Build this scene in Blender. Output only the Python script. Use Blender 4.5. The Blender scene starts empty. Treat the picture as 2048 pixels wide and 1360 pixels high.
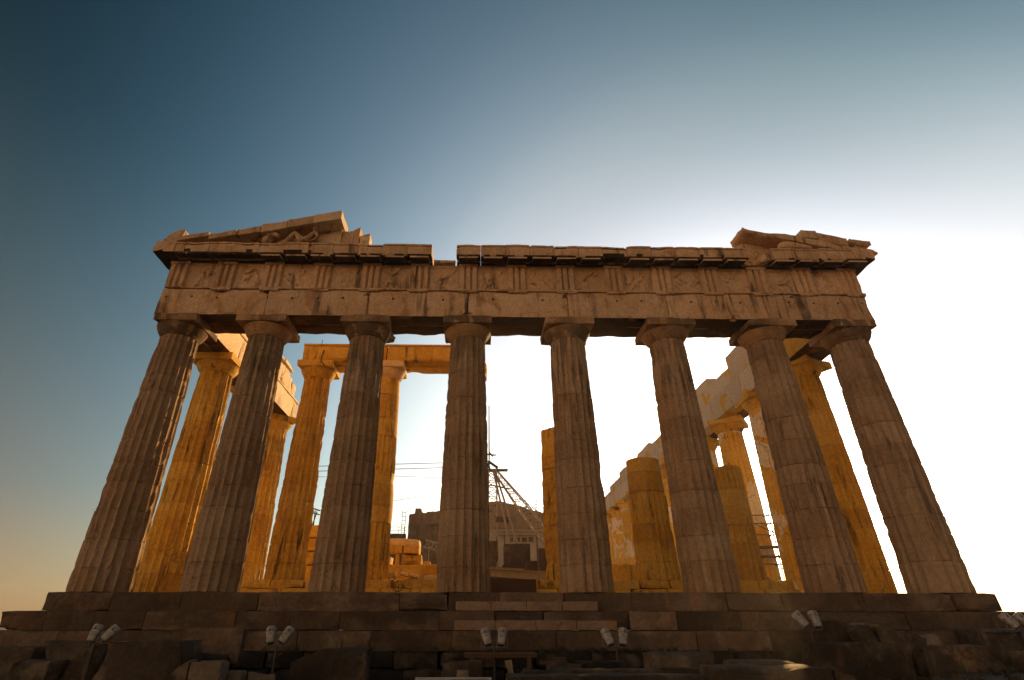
import bpy, bmesh, math, random
from math import pi, sin, cos, radians, sqrt, exp
from mathutils import Vector, Matrix, noise as mn

SC = bpy.context.scene
COL = SC.collection
random.seed(4)

# ------------------------------------------------------------------ camera
cam_d = bpy.data.cameras.new('camera')
cam = bpy.data.objects.new('camera', cam_d)
COL.objects.link(cam)
SC.camera = cam
PIT, YAW, ROL = 0.5069, 0.0178, 0.00051
fw = Vector((sin(YAW) * cos(PIT), cos(YAW) * cos(PIT), sin(PIT)))
rt = Vector((cos(YAW), -sin(YAW), 0))
up = rt.cross(fw)
r2 = rt * cos(ROL) + up * sin(ROL)
u2 = -rt * sin(ROL) + up * cos(ROL)
m = Matrix((r2, u2, -fw)).transposed().to_4x4()
m.translation = Vector((-1.73846, -20.22579, -0.83782))
cam.matrix_world = m
cam_d.sensor_width = 36
cam_d.lens = 1058.07 / 2048 * 36
cam_d.shift_x = 53.01 / 2048
cam_d.shift_y = -24.31 / 2048
cam_d.clip_start = 0.1
cam_d.clip_end = 6000

# ------------------------------------------------------------------ sky and sun
SUN_AZ, SUN_EL = radians(28.5), radians(17.2)
SUN = Vector((sin(SUN_AZ) * cos(SUN_EL), cos(SUN_AZ) * cos(SUN_EL), sin(SUN_EL)))
world = bpy.data.worlds.new('World')
SC.world = world
world.use_nodes = True


def build_sky():
    nt = world.node_tree
    N, L = nt.nodes, nt.links
    N.clear()
    out = N.new('ShaderNodeOutputWorld')
    bg = N.new('ShaderNodeBackground')
    sky = N.new('ShaderNodeTexSky')
    sky.sky_type = 'NISHITA'
    sky.sun_disc = False
    sky.sun_elevation = SUN_EL
    sky.sun_rotation = SUN_AZ
    sky.altitude = 150
    sky.air_density = 1.0
    sky.dust_density = 2.0
    sky.ozone_density = 1.5
    # clear air and corner vignette far from the sun, dusty glow round it, warm dust along the horizon
    tc = N.new('ShaderNodeTexCoord')
    dot = N.new('ShaderNodeVectorMath'); dot.operation = 'DOT_PRODUCT'
    L.new(tc.outputs['Generated'], dot.inputs[0])
    dot.inputs[1].default_value = SUN
    ac = N.new('ShaderNodeMath'); ac.operation = 'ARCCOSINE'
    L.new(dot.outputs['Value'], ac.inputs[0])
    nrm = N.new('ShaderNodeMath'); nrm.operation = 'DIVIDE'
    L.new(ac.outputs[0], nrm.inputs[0]); nrm.inputs[1].default_value = pi

    def ramp(fac, stops):
        r = N.new('ShaderNodeValToRGB')
        r.color_ramp.interpolation = 'B_SPLINE'
        els = r.color_ramp.elements
        while len(els) < len(stops): els.new(0.5)
        for e, (p, c) in zip(els, stops):
            e.position = p
            e.color = (*c, 1)
        L.new(fac, r.inputs[0])
        return r.outputs[0]
    air = ramp(nrm.outputs[0], [(d / 180, tuple(v / 2.5 for v in c)) for d, c in SKY_AIR])
    mul = N.new('ShaderNodeMix'); mul.data_type = 'RGBA'; mul.blend_type = 'MULTIPLY'; mul.inputs['Factor'].default_value = 1
    L.new(sky.outputs[0], mul.inputs[6])
    sp0 = N.new('ShaderNodeSeparateXYZ'); L.new(tc.outputs['Generated'], sp0.inputs[0])
    # lens vignette of the upper right corner, put into the sky colour
    fx = N.new('ShaderNodeMapRange'); fx.interpolation_type = 'SMOOTHSTEP'; fx.inputs['From Min'].default_value = -0.35; fx.inputs['From Max'].default_value = 1.0
    L.new(sp0.outputs['X'], fx.inputs['Value'])
    fz = N.new('ShaderNodeMapRange'); fz.interpolation_type = 'SMOOTHSTEP'; fz.inputs['From Min'].default_value = 0.34; fz.inputs['From Max'].default_value = 0.92
    L.new(sp0.outputs['Z'], fz.inputs['Value'])
    fm = N.new('ShaderNodeMath'); fm.operation = 'MULTIPLY'; L.new(fx.outputs[0], fm.inputs[0]); L.new(fz.outputs[0], fm.inputs[1])
    deep = N.new('ShaderNodeMix'); deep.data_type = 'RGBA'; deep.blend_type = 'MULTIPLY'; L.new(fm.outputs[0], deep.inputs['Factor'])
    L.new(air, deep.inputs[6]); deep.inputs[7].default_value = (0.0, 0.24, 0.26, 1)
    L.new(deep.outputs[2], mul.inputs[7])
    up25 = N.new('ShaderNodeVectorMath'); up25.operation = 'SCALE'; up25.inputs['Scale'].default_value = 2.5
    L.new(mul.outputs[2], up25.inputs[0])
    sep = N.new('ShaderNodeSeparateXYZ'); L.new(tc.outputs['Generated'], sep.inputs[0])
    dust = ramp(sep.outputs['Z'], [(sin(radians(d)), c) for d, c in SKY_DUST])
    sc10 = N.new('ShaderNodeVectorMath'); sc10.operation = 'SCALE'; sc10.inputs['Scale'].default_value = 10.0
    L.new(dust, sc10.inputs[0])
    # the unseen eastern dust glow is boosted to light the front
    dk = N.new('ShaderNodeMapRange'); dk.inputs['From Min'].default_value = 0.39; dk.inputs['From Max'].default_value = 0.68
    dk.inputs['To Min'].default_value = 1.0; dk.inputs['To Max'].default_value = EAST_FILL
    L.new(nrm.outputs[0], dk.inputs['Value'])
    sc2 = N.new('ShaderNodeVectorMath'); sc2.operation = 'SCALE'
    # ... and brighter to the south (left), shaped to side-light the front
    sd = N.new('ShaderNodeMapRange'); sd.inputs['From Min'].default_value = -1; sd.inputs['From Max'].default_value = 1
    sd.inputs['To Min'].default_value = 1.95; sd.inputs['To Max'].default_value = 0.15
    L.new(sep.outputs['X'], sd.inputs['Value'])
    mm = N.new('ShaderNodeMath'); mm.operation = 'MULTIPLY'
    L.new(dk.outputs[0], mm.inputs[0]); L.new(sd.outputs[0], mm.inputs[1])
    L.new(sc10.outputs[0], sc2.inputs[0]); L.new(mm.outputs[0], sc2.inputs['Scale'])
    add = N.new('ShaderNodeVectorMath'); add.operation = 'ADD'
    L.new(up25.outputs[0], add.inputs[0]); L.new(sc2.outputs[0], add.inputs[1])
    L.new(add.outputs[0], bg.inputs[0])
    bg.inputs[1].default_value = 0.08
    L.new(bg.outputs[0], out.inputs[0])


# tint of the Nishita sky by angle from the sun (degrees), and dust colour by elevation (degrees)
SKY_AIR = [(0, (1.3, 1.35, 1.4)), (18, (1.4, 1.45, 1.6)), (25, (1.72, 1.68, 1.56)), (31, (2.02, 1.92, 1.62)), (36, (1.72, 1.74, 1.48)), (46, (1.04, 1.20, 1.04)),
           (60, (0.34, 0.60, 0.57)), (75, (0.0, 0.13, 0.14)), (88, (0.0, 0.13, 0.12)), (110, (0.6, 0.36, 0.24)), (180, (0.9, 0.5, 0.3))]  # last stops lie behind the camera, warmed to light the front
SKY_DUST = [(0, (0.25, 0.112, 0.040)), (5, (0.18, 0.082, 0.030)), (10, (0.10, 0.067, 0.040)), (20, (0.046, 0.042, 0.031)), (30, (0.020, 0.023, 0.019)), (42, (0.0, 0.0, 0.0))]
EAST_FILL = 6.0
build_sky()
sl = bpy.data.lights.new('sun', 'SUN')
sun = bpy.data.objects.new('sun', sl)
COL.objects.link(sun)
sl.energy = 5.0
sl.angle = radians(0.5)
sl.color = (1.0, 0.57, 0.19)
sun.rotation_euler = SUN.to_track_quat('Z', 'Y').to_euler()
sun.location = SUN * 200
SC.view_settings.view_transform = 'Standard'
SC.view_settings.look = 'None'
SC.view_settings.gamma = 1
SC.view_settings.exposure = 0.32
SC.render.engine = 'CYCLES'
SC.cycles.max_bounces = 10
SC.cycles.diffuse_bounces = 6


# ------------------------------------------------------------------ helpers
class MB:
    def __init__(self):
        self.v, self.f, self.mi = [], [], []

    def add(self, vs, fs, mi=0):
        b = len(self.v)
        self.v += [Vector(p) for p in vs]
        self.f += [tuple(i + b for i in f) for f in fs]
        self.mi += [mi] * len(fs)

    def xf(self, fn):
        self.v = [Vector(fn(p)) for p in self.v]
        return self


def nz(p, s, seed=0.0):
    return mn.noise(Vector((p[0] * s + seed * 7.31, p[1] * s - seed * 3.17, p[2] * s + seed * 5.77)))


def tagit(o, label=None, cat=None, group=None, kind=None):
    if label: o['label'] = label
    if cat: o['category'] = cat
    if group: o['group'] = group
    if kind: o['kind'] = kind
    return o


def thing(name, label, cat, loc=(0, 0, 0), group=None, rz=0):
    o = bpy.data.objects.new(name, None)
    o.empty_display_size = 0.3
    COL.objects.link(o)
    o.location = loc
    o.rotation_euler = (0, 0, rz)
    return tagit(o, label, cat, group)


def obj(name, mb, mats, parent=None, world=True, smooth=False, pick=None, label=None):
    """one mesh object; with world=True its vertices are world coordinates and the parent only carries it"""
    me = bpy.data.meshes.new(name)
    me.from_pydata([tuple(p) for p in mb.v], [], mb.f)
    if not isinstance(mats, (list, tuple)): mats = [mats]
    for mm in mats: me.materials.append(mm)
    if len(mats) > 1:
        if pick:
            for p in me.polygons: p.material_index = pick(p.normal, p.center)
        else:
            me.polygons.foreach_set('material_index', mb.mi)
    if getattr(mb, 'tone', None):
        at = me.attributes.new('drum_tone', 'FLOAT', 'FACE')
        at.data.foreach_set('value', mb.tone)
    if smooth: me.polygons.foreach_set('use_smooth', [True] * len(me.polygons))
    me.update()
    o = bpy.data.objects.new(name, me)
    COL.objects.link(o)
    if parent is not None:
        o.parent = parent
        if world:
            off = Vector((0, 0, 0)); q = parent
            while q is not None:
                off += Vector(q.location); q = q.parent
            o.location = -off
    if label: o['label'] = label
    return o


def copy_tree(o, parent=None):
    c = o.copy()
    COL.objects.link(c)
    if parent is not None: c.parent = parent
    for ch in list(o.children): copy_tree(ch, c)
    return c


def block(x0, x1, y0, y1, z0, z1, step=0.2, chip=0.04, rough=0.012, seed=0.0, bite=0.0, cap=44, mb=None):
    """a worn stone block: a box lattice with rubbed and broken edges"""
    lo, hi = (x0, y0, z0), (x1, y1, z1)
    n = [max(1, min(cap, int(round((hi[i] - lo[i]) / step)))) for i in range(3)]
    idx, vs, fs = {}, [], []
    ctr = Vector(((x0 + x1) / 2, (y0 + y1) / 2, (z0 + z1) / 2))

    def vert(i, j, k):
        key = (i, j, k)
        if key in idx: return idx[key]
        p = Vector((x0 + (x1 - x0) * i / n[0], y0 + (y1 - y0) * j / n[1], z0 + (z1 - z0) * k / n[2]))
        ds = sorted((min(p[a] - lo[a], hi[a] - p[a]) for a in range(3)))
        q = p.copy()
        if chip > 0:
            w = max(chip * 1.6, 0.02)
            e = exp(-(ds[1] / w) ** 2)
            n1 = nz(p, 1.3, seed)
            amt = chip * e * (0.30 + 1.5 * max(0.0, n1 + 0.05) + 0.5 * max(0, nz(p, 5.0, seed)))
            if bite > 0:
                n2 = nz(p, 0.75, seed + 3.3)
                e2 = exp(-(ds[1] / (bite * 1.5)) ** 2)
                amt += bite * e2 * max(0.0, n2 - 0.12) * 2.6
            d = Vector((0, 0, 0))
            for a in range(3):
                t = min(p[a] - lo[a], hi[a] - p[a])
                if t < max(w, bite):
                    d[a] = (1 if p[a] < ctr[a] else -1) * (1 - t / max(w, bite))
            if d.length > 0:
                lim = 0.42 * min(hi[a] - lo[a] for a in range(3))
                q += d.normalized() * min(amt, lim)
        q += mn.noise_vector(Vector((p[0] * 2.1 + seed, p[1] * 2.1, p[2] * 2.1))) * rough
        q += mn.noise_vector(Vector((p[0] * 7.1, p[1] * 7.1 + seed, p[2] * 7.1))) * rough * 0.5
        idx[key] = len(vs)
        vs.append(q)
        return idx[key]

    for a, b, c in ((0, 1, 2), (1, 2, 0), (2, 0, 1)):
        for side in (0, 1):
            for i in range(n[a]):
                for j in range(n[b]):
                    quad = []
                    for di, dj in ((0, 0), (1, 0), (1, 1), (0, 1)):
                        k = [0, 0, 0]
                        k[a], k[b], k[c] = i + di, j + dj, side * n[c]
                        quad.append(vert(*k))
                    fs.append(tuple(quad if side else reversed(quad)))
    if mb is None: mb = MB()
    mb.add(vs, fs)
    return mb


def box(mb, x0, x1, y0, y1, z0, z1, mi=0):
    v = [(x, y, z) for x in (x0, x1) for y in (y0, y1) for z in (z0, z1)]
    f = [(0, 1, 3, 2), (4, 6, 7, 5), (0, 4, 5, 1), (2, 3, 7, 6), (0, 2, 6, 4), (1, 5, 7, 3)]
    mb.add(v, f, mi)
    return mb


def tube(mb, a, b, r, n=6, r1=None, mi=0):
    a, b = Vector(a), Vector(b)
    d = (b - a).normalized()
    x = d.orthogonal().normalized()
    y = d.cross(x)
    r1 = r if r1 is None else r1
    vs = []
    for p, rr in ((a, r), (b, r1)):
        for i in range(n):
            t = 2 * pi * i / n
            vs.append(p + x * cos(t) * rr + y * sin(t) * rr)
    fs = [(i, (i + 1) % n, n + (i + 1) % n, n + i) for i in range(n)]
    fs += [tuple(reversed(range(n))), tuple(range(n, 2 * n))]
    mb.add(vs, fs, mi)
    return mb


def polytube(mb, pts, r, n=6, mi=0):
    for a, b in zip(pts[:-1], pts[1:]): tube(mb, a, b, r, n, mi=mi)
    return mb


def extrude_x(profile, x0, x1, step=0.2, rough=0.01, chip=0.0, seed=0.0, caps=True, sub=0.15):
    """profile: closed list of (y,z); swept along x"""
    pts = []
    m_ = len(profile)
    for i in range(m_):
        a, b = profile[i], profile[(i + 1) % m_]
        d = sqrt((a[0] - b[0]) ** 2 + (a[1] - b[1]) ** 2)
        k = max(1, int(round(d / sub)))
        for j in range(k):
            t = j / k
            pts.append((a[0] + (b[0] - a[0]) * t, a[1] + (b[1] - a[1]) * t, j == 0))
    cy = sum(p[0] for p in pts) / len(pts)
    cz = sum(p[1] for p in pts) / len(pts)
    nx = max(1, int(round((x1 - x0) / step)))
    mb = MB()
    vs, fs = [], []
    P = len(pts)
    for i in range(nx + 1):
        x = x0 + (x1 - x0) * i / nx
        endk = 1.0 if i in (0, nx) else 0.0
        for (y, z, corner) in pts:
            q = Vector((x, y, z))
            c = 0.0
            if chip > 0:
                nn = max(0.0, nz(q, 1.1, seed) + 0.1) * 1.5 + max(0.0, nz(q, 4.0, seed + 1)) * 0.7
                if corner: c += chip * (0.25 + nn)
                c += endk * chip * (0.05 + 0.7 * nn)
            d = Vector((0, cy - y, cz - z))
            if d.length > 0: q += d.normalized() * min(c, 0.4 * d.length)
            if endk: q.x += (1 if i == 0 else -1) * c * 0.22
            q += mn.noise_vector(Vector((x * 2.3, y * 2.3 + seed, z * 2.3))) * rough
            vs.append(q)
    for i in range(nx):
        for j in range(P):
            a = i * P + j
            b = i * P + (j + 1) % P
            fs.append((a, a + P, b + P, b))
    if caps:
        fs.append(tuple(range(P)))
        fs.append(tuple(reversed(range(nx * P, nx * P + P))))
    mb.add(vs, fs)
    return mb


def lathe(mb, prof, n=40, seed=None, chip=0.0, center=(0, 0), flat_top=True):
    vs, fs = [], []
    for r, z in prof:
        for i in range(n):
            t = 2 * pi * i / n
            rr = r
            if seed is not None:
                p = (cos(t) * r, sin(t) * r, z)
                rr -= chip * (max(0, nz(p, 1.5, seed)) * 1.6 + max(0, nz(p, 5, seed)) * 0.5)
            vs.append((center[0] + cos(t) * rr, center[1] + sin(t) * rr, z))
    for k in range(len(prof) - 1):
        for i in range(n):
            a, b = k * n + i, k * n + (i + 1) % n
            fs.append((a, b, b + n, a + n))
    fs.append(tuple(reversed(range(n))))
    fs.append(tuple(range((len(prof) - 1) * n, len(prof) * n)))
    mb.add(vs, fs)
    return mb


def smooth01(a, b, x):
    t = max(0.0, min(1.0, (x - a) / (b - a)))
    return t * t * (3 - 2 * t)


# ------------------------------------------------------------------ materials
def new_mat(name):
    mt = bpy.data.materials.new(name)
    mt.use_nodes = True
    nt = mt.node_tree
    bs = nt.nodes['Principled BSDF']
    return mt, nt, bs


class NG:
    """tiny node-graph helper"""
    def __init__(self, nt):
        self.nt, self.N, self.L = nt, nt.nodes, nt.links

    def coord(self, randomise=True):
        tc = self.N.new('ShaderNodeTexCoord')
        if not randomise: return tc.outputs['Object']
        oi = self.N.new('ShaderNodeObjectInfo')
        ml = self.N.new('ShaderNodeMath'); ml.operation = 'MULTIPLY'; ml.inputs[1].default_value = 57.0
        self.L.new(oi.outputs['Random'], ml.inputs[0])
        ad = self.N.new('ShaderNodeVectorMath'); ad.operation = 'ADD'
        self.L.new(tc.outputs['Object'], ad.inputs[0])
        self.L.new(ml.outputs[0], ad.inputs[1])
        self.rand = oi.outputs['Random']
        return ad.outputs[0]

    def scale(self, vec, s):
        mp = self.N.new('ShaderNodeMapping')
        mp.inputs['Scale'].default_value = s
        self.L.new(vec, mp.inputs['Vector'])
        return mp.outputs[0]

    def noise(self, vec, scale, detail=4, rough=0.55, dist=0.0):
        n = self.N.new('ShaderNodeTexNoise')
        n.inputs['Scale'].default_value = scale
        n.inputs['Detail'].default_value = detail
        n.inputs['Roughness'].default_value = rough
        n.inputs['Distortion'].default_value = dist
        self.L.new(vec, n.inputs['Vector'])
        return n.outputs['Fac']

    def ramp(self, fac, stops):
        r = self.N.new('ShaderNodeMapRange')
        r.interpolation_type = 'SMOOTHSTEP'
        r.inputs['From Min'].default_value = stops[0]
        r.inputs['From Max'].default_value = stops[1]
        r.inputs['To Min'].default_value = stops[2] if len(stops) > 2 else 0
        r.inputs['To Max'].default_value = stops[3] if len(stops) > 3 else 1
        self.L.new(fac, r.inputs['Value'])
        return r.outputs[0]

    def mix(self, fac, a, b, mode='MIX'):
        mx = self.N.new('ShaderNodeMix')
        mx.data_type = 'RGBA'
        mx.blend_type = mode
        for sock, val in ((mx.inputs['Factor'], fac), (mx.inputs[6], a), (mx.inputs[7], b)):
            if hasattr(val, 'is_linked') or hasattr(val, 'links'):
                self.L.new(val, sock)
            elif isinstance(val, (int, float)):
                sock.default_value = val
            else:
                sock.default_value = (*val, 1)
        return mx.outputs[2]

    def math(self, op, a, b=None):
        n = self.N.new('ShaderNodeMath')
        n.operation = op
        for i, v in enumerate((a, b)):
            if v is None: continue
            if isinstance(v, (int, float)): n.inputs[i].default_value = v
            else: self.L.new(v, n.inputs[i])
        return n.outputs[0]

    def bump(self, h, strength, dist, bs, prev=None):
        b = self.N.new('ShaderNodeBump')
        b.inputs['Strength'].default_value = strength
        b.inputs['Distance'].default_value = dist
        self.L.new(h, b.inputs['Height'])
        if prev: self.L.new(prev, b.inputs['Normal'])
        self.L.new(b.outputs[0], bs.inputs['Normal'])
        return b.outputs[0]


def marble(name, a, b, stain=0.35, stain_col=(0.075, 0.05, 0.032), rust=0.3, streak=True, crack=0.6,
           patch=None, patch_amt=0.5, patch_scale=0.9, topstain=0.0, drums=0.0, drum_dark=(0.19, 0.115, 0.068), drum_light=(0.50, 0.36, 0.235), streak_pale=(0.50, 0.375, 0.25), var=0.22, axis_streak=(2.6, 2.6, 0.22), bump=0.5, grey=0.3):
    mt, nt, bs = new_mat(name)
    g = NG(nt)
    co = g.coord()
    base = g.mix(g.ramp(g.noise(co, 0.55, 7, 0.62, 0.4), (0.36, 0.64)), a, b)
    # greyish patina
    base = g.mix(g.math('MULTIPLY', g.ramp(g.noise(co, 1.1, 6, 0.6), (0.50, 0.68)), grey), base, (0.36, 0.27, 0.18))
    # rusty-orange oxidation
    if rust > 0:
        base = g.mix(g.math('MULTIPLY', g.ramp(g.noise(g.scale(co, (1.5, 1.5, 0.7)), 0.8, 6, 0.65, 0.5), (0.53, 0.66)), rust), base, (0.34, 0.165, 0.062))
    if patch is not None:
        pv = g.noise(g.scale(co, (1, 1, 0.9)), patch_scale, 5, 0.5, 0.35)
        edge = 0.5 - (patch_amt - 0.5) * 0.35
        base = g.mix(g.ramp(pv, (edge - 0.008, edge + 0.008)), base, patch)
    if drums > 0:
        wn = g.N.new('ShaderNodeAttribute'); wn.attribute_name = 'drum_tone'
        base = g.mix(g.math('MULTIPLY', g.ramp(wn.outputs['Fac'], (0.45, 0.9)), drums), base, drum_dark)
        base = g.mix(g.math('MULTIPLY', g.ramp(wn.outputs['Fac'], (0.30, 0.05)), drums), base, drum_light)
        # pale weather streaks running down the flutes
        pst = g.ramp(g.noise(g.scale(co, (5, 5, 0.35)), 1.0, 6, 0.65), (0.56, 0.68))
        base = g.mix(g.math('MULTIPLY', pst, 0.5), base, streak_pale)
    # dark crust, streaked
    if stain > 0:
        s1 = g.noise(g.scale(co, axis_streak) if streak else co, 1.0, 8, 0.68, 0.3)
        if topstain > 0:      # rain leaves its crust under the capitals
            tz = g.N.new('ShaderNodeTexCoord')
            sz = g.N.new('ShaderNodeSeparateXYZ'); g.L.new(tz.outputs['Object'], sz.inputs[0])
            s1 = g.math('ADD', s1, g.ramp(sz.outputs['Z'], (5.5, 9.4, 0, topstain)))
        lo = 0.66 - stain * 0.24
        st = g.ramp(s1, (lo, lo + 0.10))
        s2 = g.ramp(g.noise(co, 0.45, 3, 0.5), (0.38, 0.62))
        base = g.mix(g.math('MULTIPLY', g.math('MULTIPLY', st, s2), 0.86), base, stain_col)
    # cracks
    if crack > 0:
        vo = g.N.new('ShaderNodeTexVoronoi')
        vo.feature = 'DISTANCE_TO_EDGE'
        vo.inputs['Scale'].default_value = 0.42
        dn = g.N.new('ShaderNodeTexNoise')
        dn.inputs['Scale'].default_value = 2.2
        dn.inputs['Detail'].default_value = 5
        g.L.new(co, dn.inputs['Vector'])
        va = g.N.new('ShaderNodeVectorMath'); va.operation = 'MULTIPLY_ADD'
        g.L.new(dn.outputs['Color'], va.inputs[0]); va.inputs[1].default_value = (0.9, 0.9, 0.9)
        g.L.new(co, va.inputs[2])
        g.L.new(va.outputs[0], vo.inputs['Vector'])
        ck = g.ramp(vo.outputs['Distance'], (0.004, 0.016, 1, 0))
        ck = g.math('MULTIPLY', ck, g.ramp(g.noise(co, 0.6, 3), (0.50, 0.62)))
        base = g.mix(g.math('MULTIPLY', ck, crack), base, (0.05, 0.033, 0.02))
    # fine mottling and object-to-object variation
    fine = g.ramp(g.noise(co, 9, 7, 0.7), (0.25, 0.75, 0.74, 1.2))
    base = g.mix(1.0, base, g.mix(fine, (0, 0, 0), (1, 1, 1)), 'MULTIPLY') if False else base
    cm = g.N.new('ShaderNodeMix'); cm.data_type = 'RGBA'; cm.blend_type = 'MULTIPLY'; cm.inputs['Factor'].default_value = 1
    g.L.new(base, cm.inputs[6])
    rv = g.math('ADD', g.math('MULTIPLY', g.rand, var), 1 - var * 0.5)
    fv = g.math('MULTIPLY', fine, rv)
    cb = g.N.new('ShaderNodeCombineColor')
    for i in range(3): g.L.new(fv, cb.inputs[i])
    g.L.new(cb.outputs[0], cm.inputs[7])
    g.L.new(cm.outputs[2], bs.inputs['Base Color'])
    bs.inputs['Roughness'].default_value = 0.86
    bs.inputs['Specular IOR Level'].default_value = 0.25
    b1 = g.bump(g.noise(co, 4.5, 8, 0.68), bump, 0.06, bs)
    g.bump(g.noise(co, 28, 6, 0.7), bump * 0.7, 0.012, bs, b1)
    return mt


def plain(name, col, rough=0.6, metal=0.0, var=0.25, scale=6.0, bump=0.15):
    mt, nt, bs = new_mat(name)
    g = NG(nt)
    co = g.coord()
    f = g.ramp(g.noise(co, scale, 6, 0.65), (0.3, 0.7))
    dark = tuple(c * (1 - var) for c in col)
    g.L.new(g.mix(f, dark, col), bs.inputs['Base Color'])
    bs.inputs['Roughness'].default_value = rough
    bs.inputs['Metallic'].default_value = metal
    g.bump(g.noise(co, scale * 5, 5), bump, 0.01, bs)
    return mt


HON, TAN = (0.60, 0.345, 0.042), (0.66, 0.43, 0.085)
M = {}
M['front'] = marble('weathered_marble', (0.54, 0.345, 0.190), (0.63, 0.435, 0.27), stain=0.6, rust=0.7, crack=0.4)
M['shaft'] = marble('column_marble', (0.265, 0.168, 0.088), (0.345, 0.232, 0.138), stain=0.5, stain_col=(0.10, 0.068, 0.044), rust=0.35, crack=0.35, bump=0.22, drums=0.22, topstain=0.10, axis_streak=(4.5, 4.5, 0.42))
M['capital'] = marble('capital_marble', (0.40, 0.235, 0.11), (0.47, 0.30, 0.16), stain=1.2, rust=0.8, axis_streak=(2.4, 2.4, 0.9))
M['soot_shade'] = marble('sooted_shade_marble', (0.030, 0.021, 0.014), (0.055, 0.036, 0.022), stain=0.3, rust=0.1)  # black crust, with the cornice's underside shade put into the colour
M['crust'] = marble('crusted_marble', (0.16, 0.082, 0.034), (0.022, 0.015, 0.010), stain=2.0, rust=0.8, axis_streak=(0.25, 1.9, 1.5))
M['gold'] = marble('honey_marble', HON, TAN, stain=0.5, rust=0.4, grey=0.10, crack=0.4)
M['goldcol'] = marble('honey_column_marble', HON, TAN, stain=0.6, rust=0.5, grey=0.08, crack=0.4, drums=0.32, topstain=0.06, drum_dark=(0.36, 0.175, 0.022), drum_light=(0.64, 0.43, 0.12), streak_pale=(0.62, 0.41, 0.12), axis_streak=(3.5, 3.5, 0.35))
M['stepnew'] = marble('middle_step_marble', (0.20, 0.135, 0.085), (0.26, 0.18, 0.12), stain=0.4, rust=0.2, axis_streak=(0.5, 1.5, 1.6))
M['pale'] = marble('pale_marble', (0.68, 0.50, 0.29), (0.72, 0.57, 0.38), stain=0.15, rust=0.1, grey=0.15)
M['patched'] = marble('patched_marble', HON, TAN, stain=0.2, rust=0.3, patch=(0.56, 0.48, 0.39), patch_amt=0.66, patch_scale=0.6)
M['patchcol'] = marble('patched_column_marble', HON, TAN, stain=0.3, rust=0.3, patch=(0.68, 0.61, 0.51), patch_amt=0.42, patch_scale=0.6)
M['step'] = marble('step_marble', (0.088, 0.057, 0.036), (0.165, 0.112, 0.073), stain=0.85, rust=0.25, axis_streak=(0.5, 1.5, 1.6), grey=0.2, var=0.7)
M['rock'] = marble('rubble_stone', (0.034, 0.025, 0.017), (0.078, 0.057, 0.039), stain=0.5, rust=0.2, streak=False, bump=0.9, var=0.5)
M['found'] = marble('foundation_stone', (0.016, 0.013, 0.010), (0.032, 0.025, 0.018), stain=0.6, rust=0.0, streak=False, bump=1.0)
M['palerock'] = marble('pale_rubble', (0.15, 0.115, 0.085), (0.21, 0.165, 0.12), stain=0.3, rust=0.1, streak=False, bump=0.9)
M['darkblk'] = marble('dark_stacked_stone', (0.085, 0.06, 0.04), (0.12, 0.088, 0.06), stain=0.3, rust=0.0, streak=False)
M['wall'] = marble('ruined_wall_marble', (0.16, 0.09, 0.042), (0.23, 0.14, 0.074), stain=0.7, rust=0.2, crack=0.8)
M['white'] = plain('white_lamp_paint', (0.40, 0.375, 0.345), 0.5, var=0.5, scale=9)
M['bracket'] = plain('grey_bracket_paint', (0.15, 0.14, 0.13), 0.5)
M['glass'] = plain('dark_lamp_glass', (0.05, 0.05, 0.06), 0.15)
M['iron'] = plain('dark_iron', (0.05, 0.04, 0.035), 0.55)
M['crane'] = plain('cream_crane_paint', (0.36, 0.26, 0.16), 0.5)
M['rope'] = plain('steel_rope', (0.06, 0.055, 0.05), 0.6)
M['cabin'] = plain('cabin_panel', (0.46, 0.42, 0.37), 0.6, scale=1.5)
M['pane'] = plain('cabin_pane', (0.03, 0.03, 0.035), 0.2)
M['timber'] = plain('dark_timber', (0.10, 0.05, 0.025), 0.8, scale=3)
M['plank'] = plain('grey_plank', (0.26, 0.20, 0.14), 0.8, scale=3)
M['beamgrey'] = plain('grey_beam', (0.40, 0.34, 0.27), 0.7)
M['board'] = plain('sign_board', (0.42, 0.37, 0.30), 0.5, var=0.08)
M['boardfr'] = plain('sign_frame', (0.45, 0.47, 0.48), 0.4)
M['navy'] = plain('sign_band', (0.012, 0.02, 0.03), 0.5, var=0.1)
M['weed'] = plain('dry_weed', (0.035, 0.040, 0.018), 0.9)
M['ink'] = plain('sign_lettering', (0.30, 0.36, 0.38), 0.6, var=0.05)
#@@BODY

# ------------------------------------------------------------------ ground
def ground_material():
    mt, nt, bs = new_mat('dry_ground')
    g = NG(nt)
    co = g.coord(False)
    f = g.ramp(g.noise(co, 0.5, 8, 0.7), (0.35, 0.65))
    c = g.mix(f, (0.055, 0.045, 0.035), (0.12, 0.095, 0.07))
    g.L.new(g.mix(g.ramp(g.noise(co, 14, 5, 0.7), (0.5, 0.65)), c, (0.17, 0.14, 0.105)), bs.inputs['Base Color'])
    bs.inputs['Roughness'].default_value = 0.95
    b = g.bump(g.noise(co, 3, 8, 0.7), 0.8, 0.1, bs)
    g.bump(g.noise(co, 22, 5, 0.7), 0.7, 0.03, bs, b)
    return mt


M['ground'] = ground_material()


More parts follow.
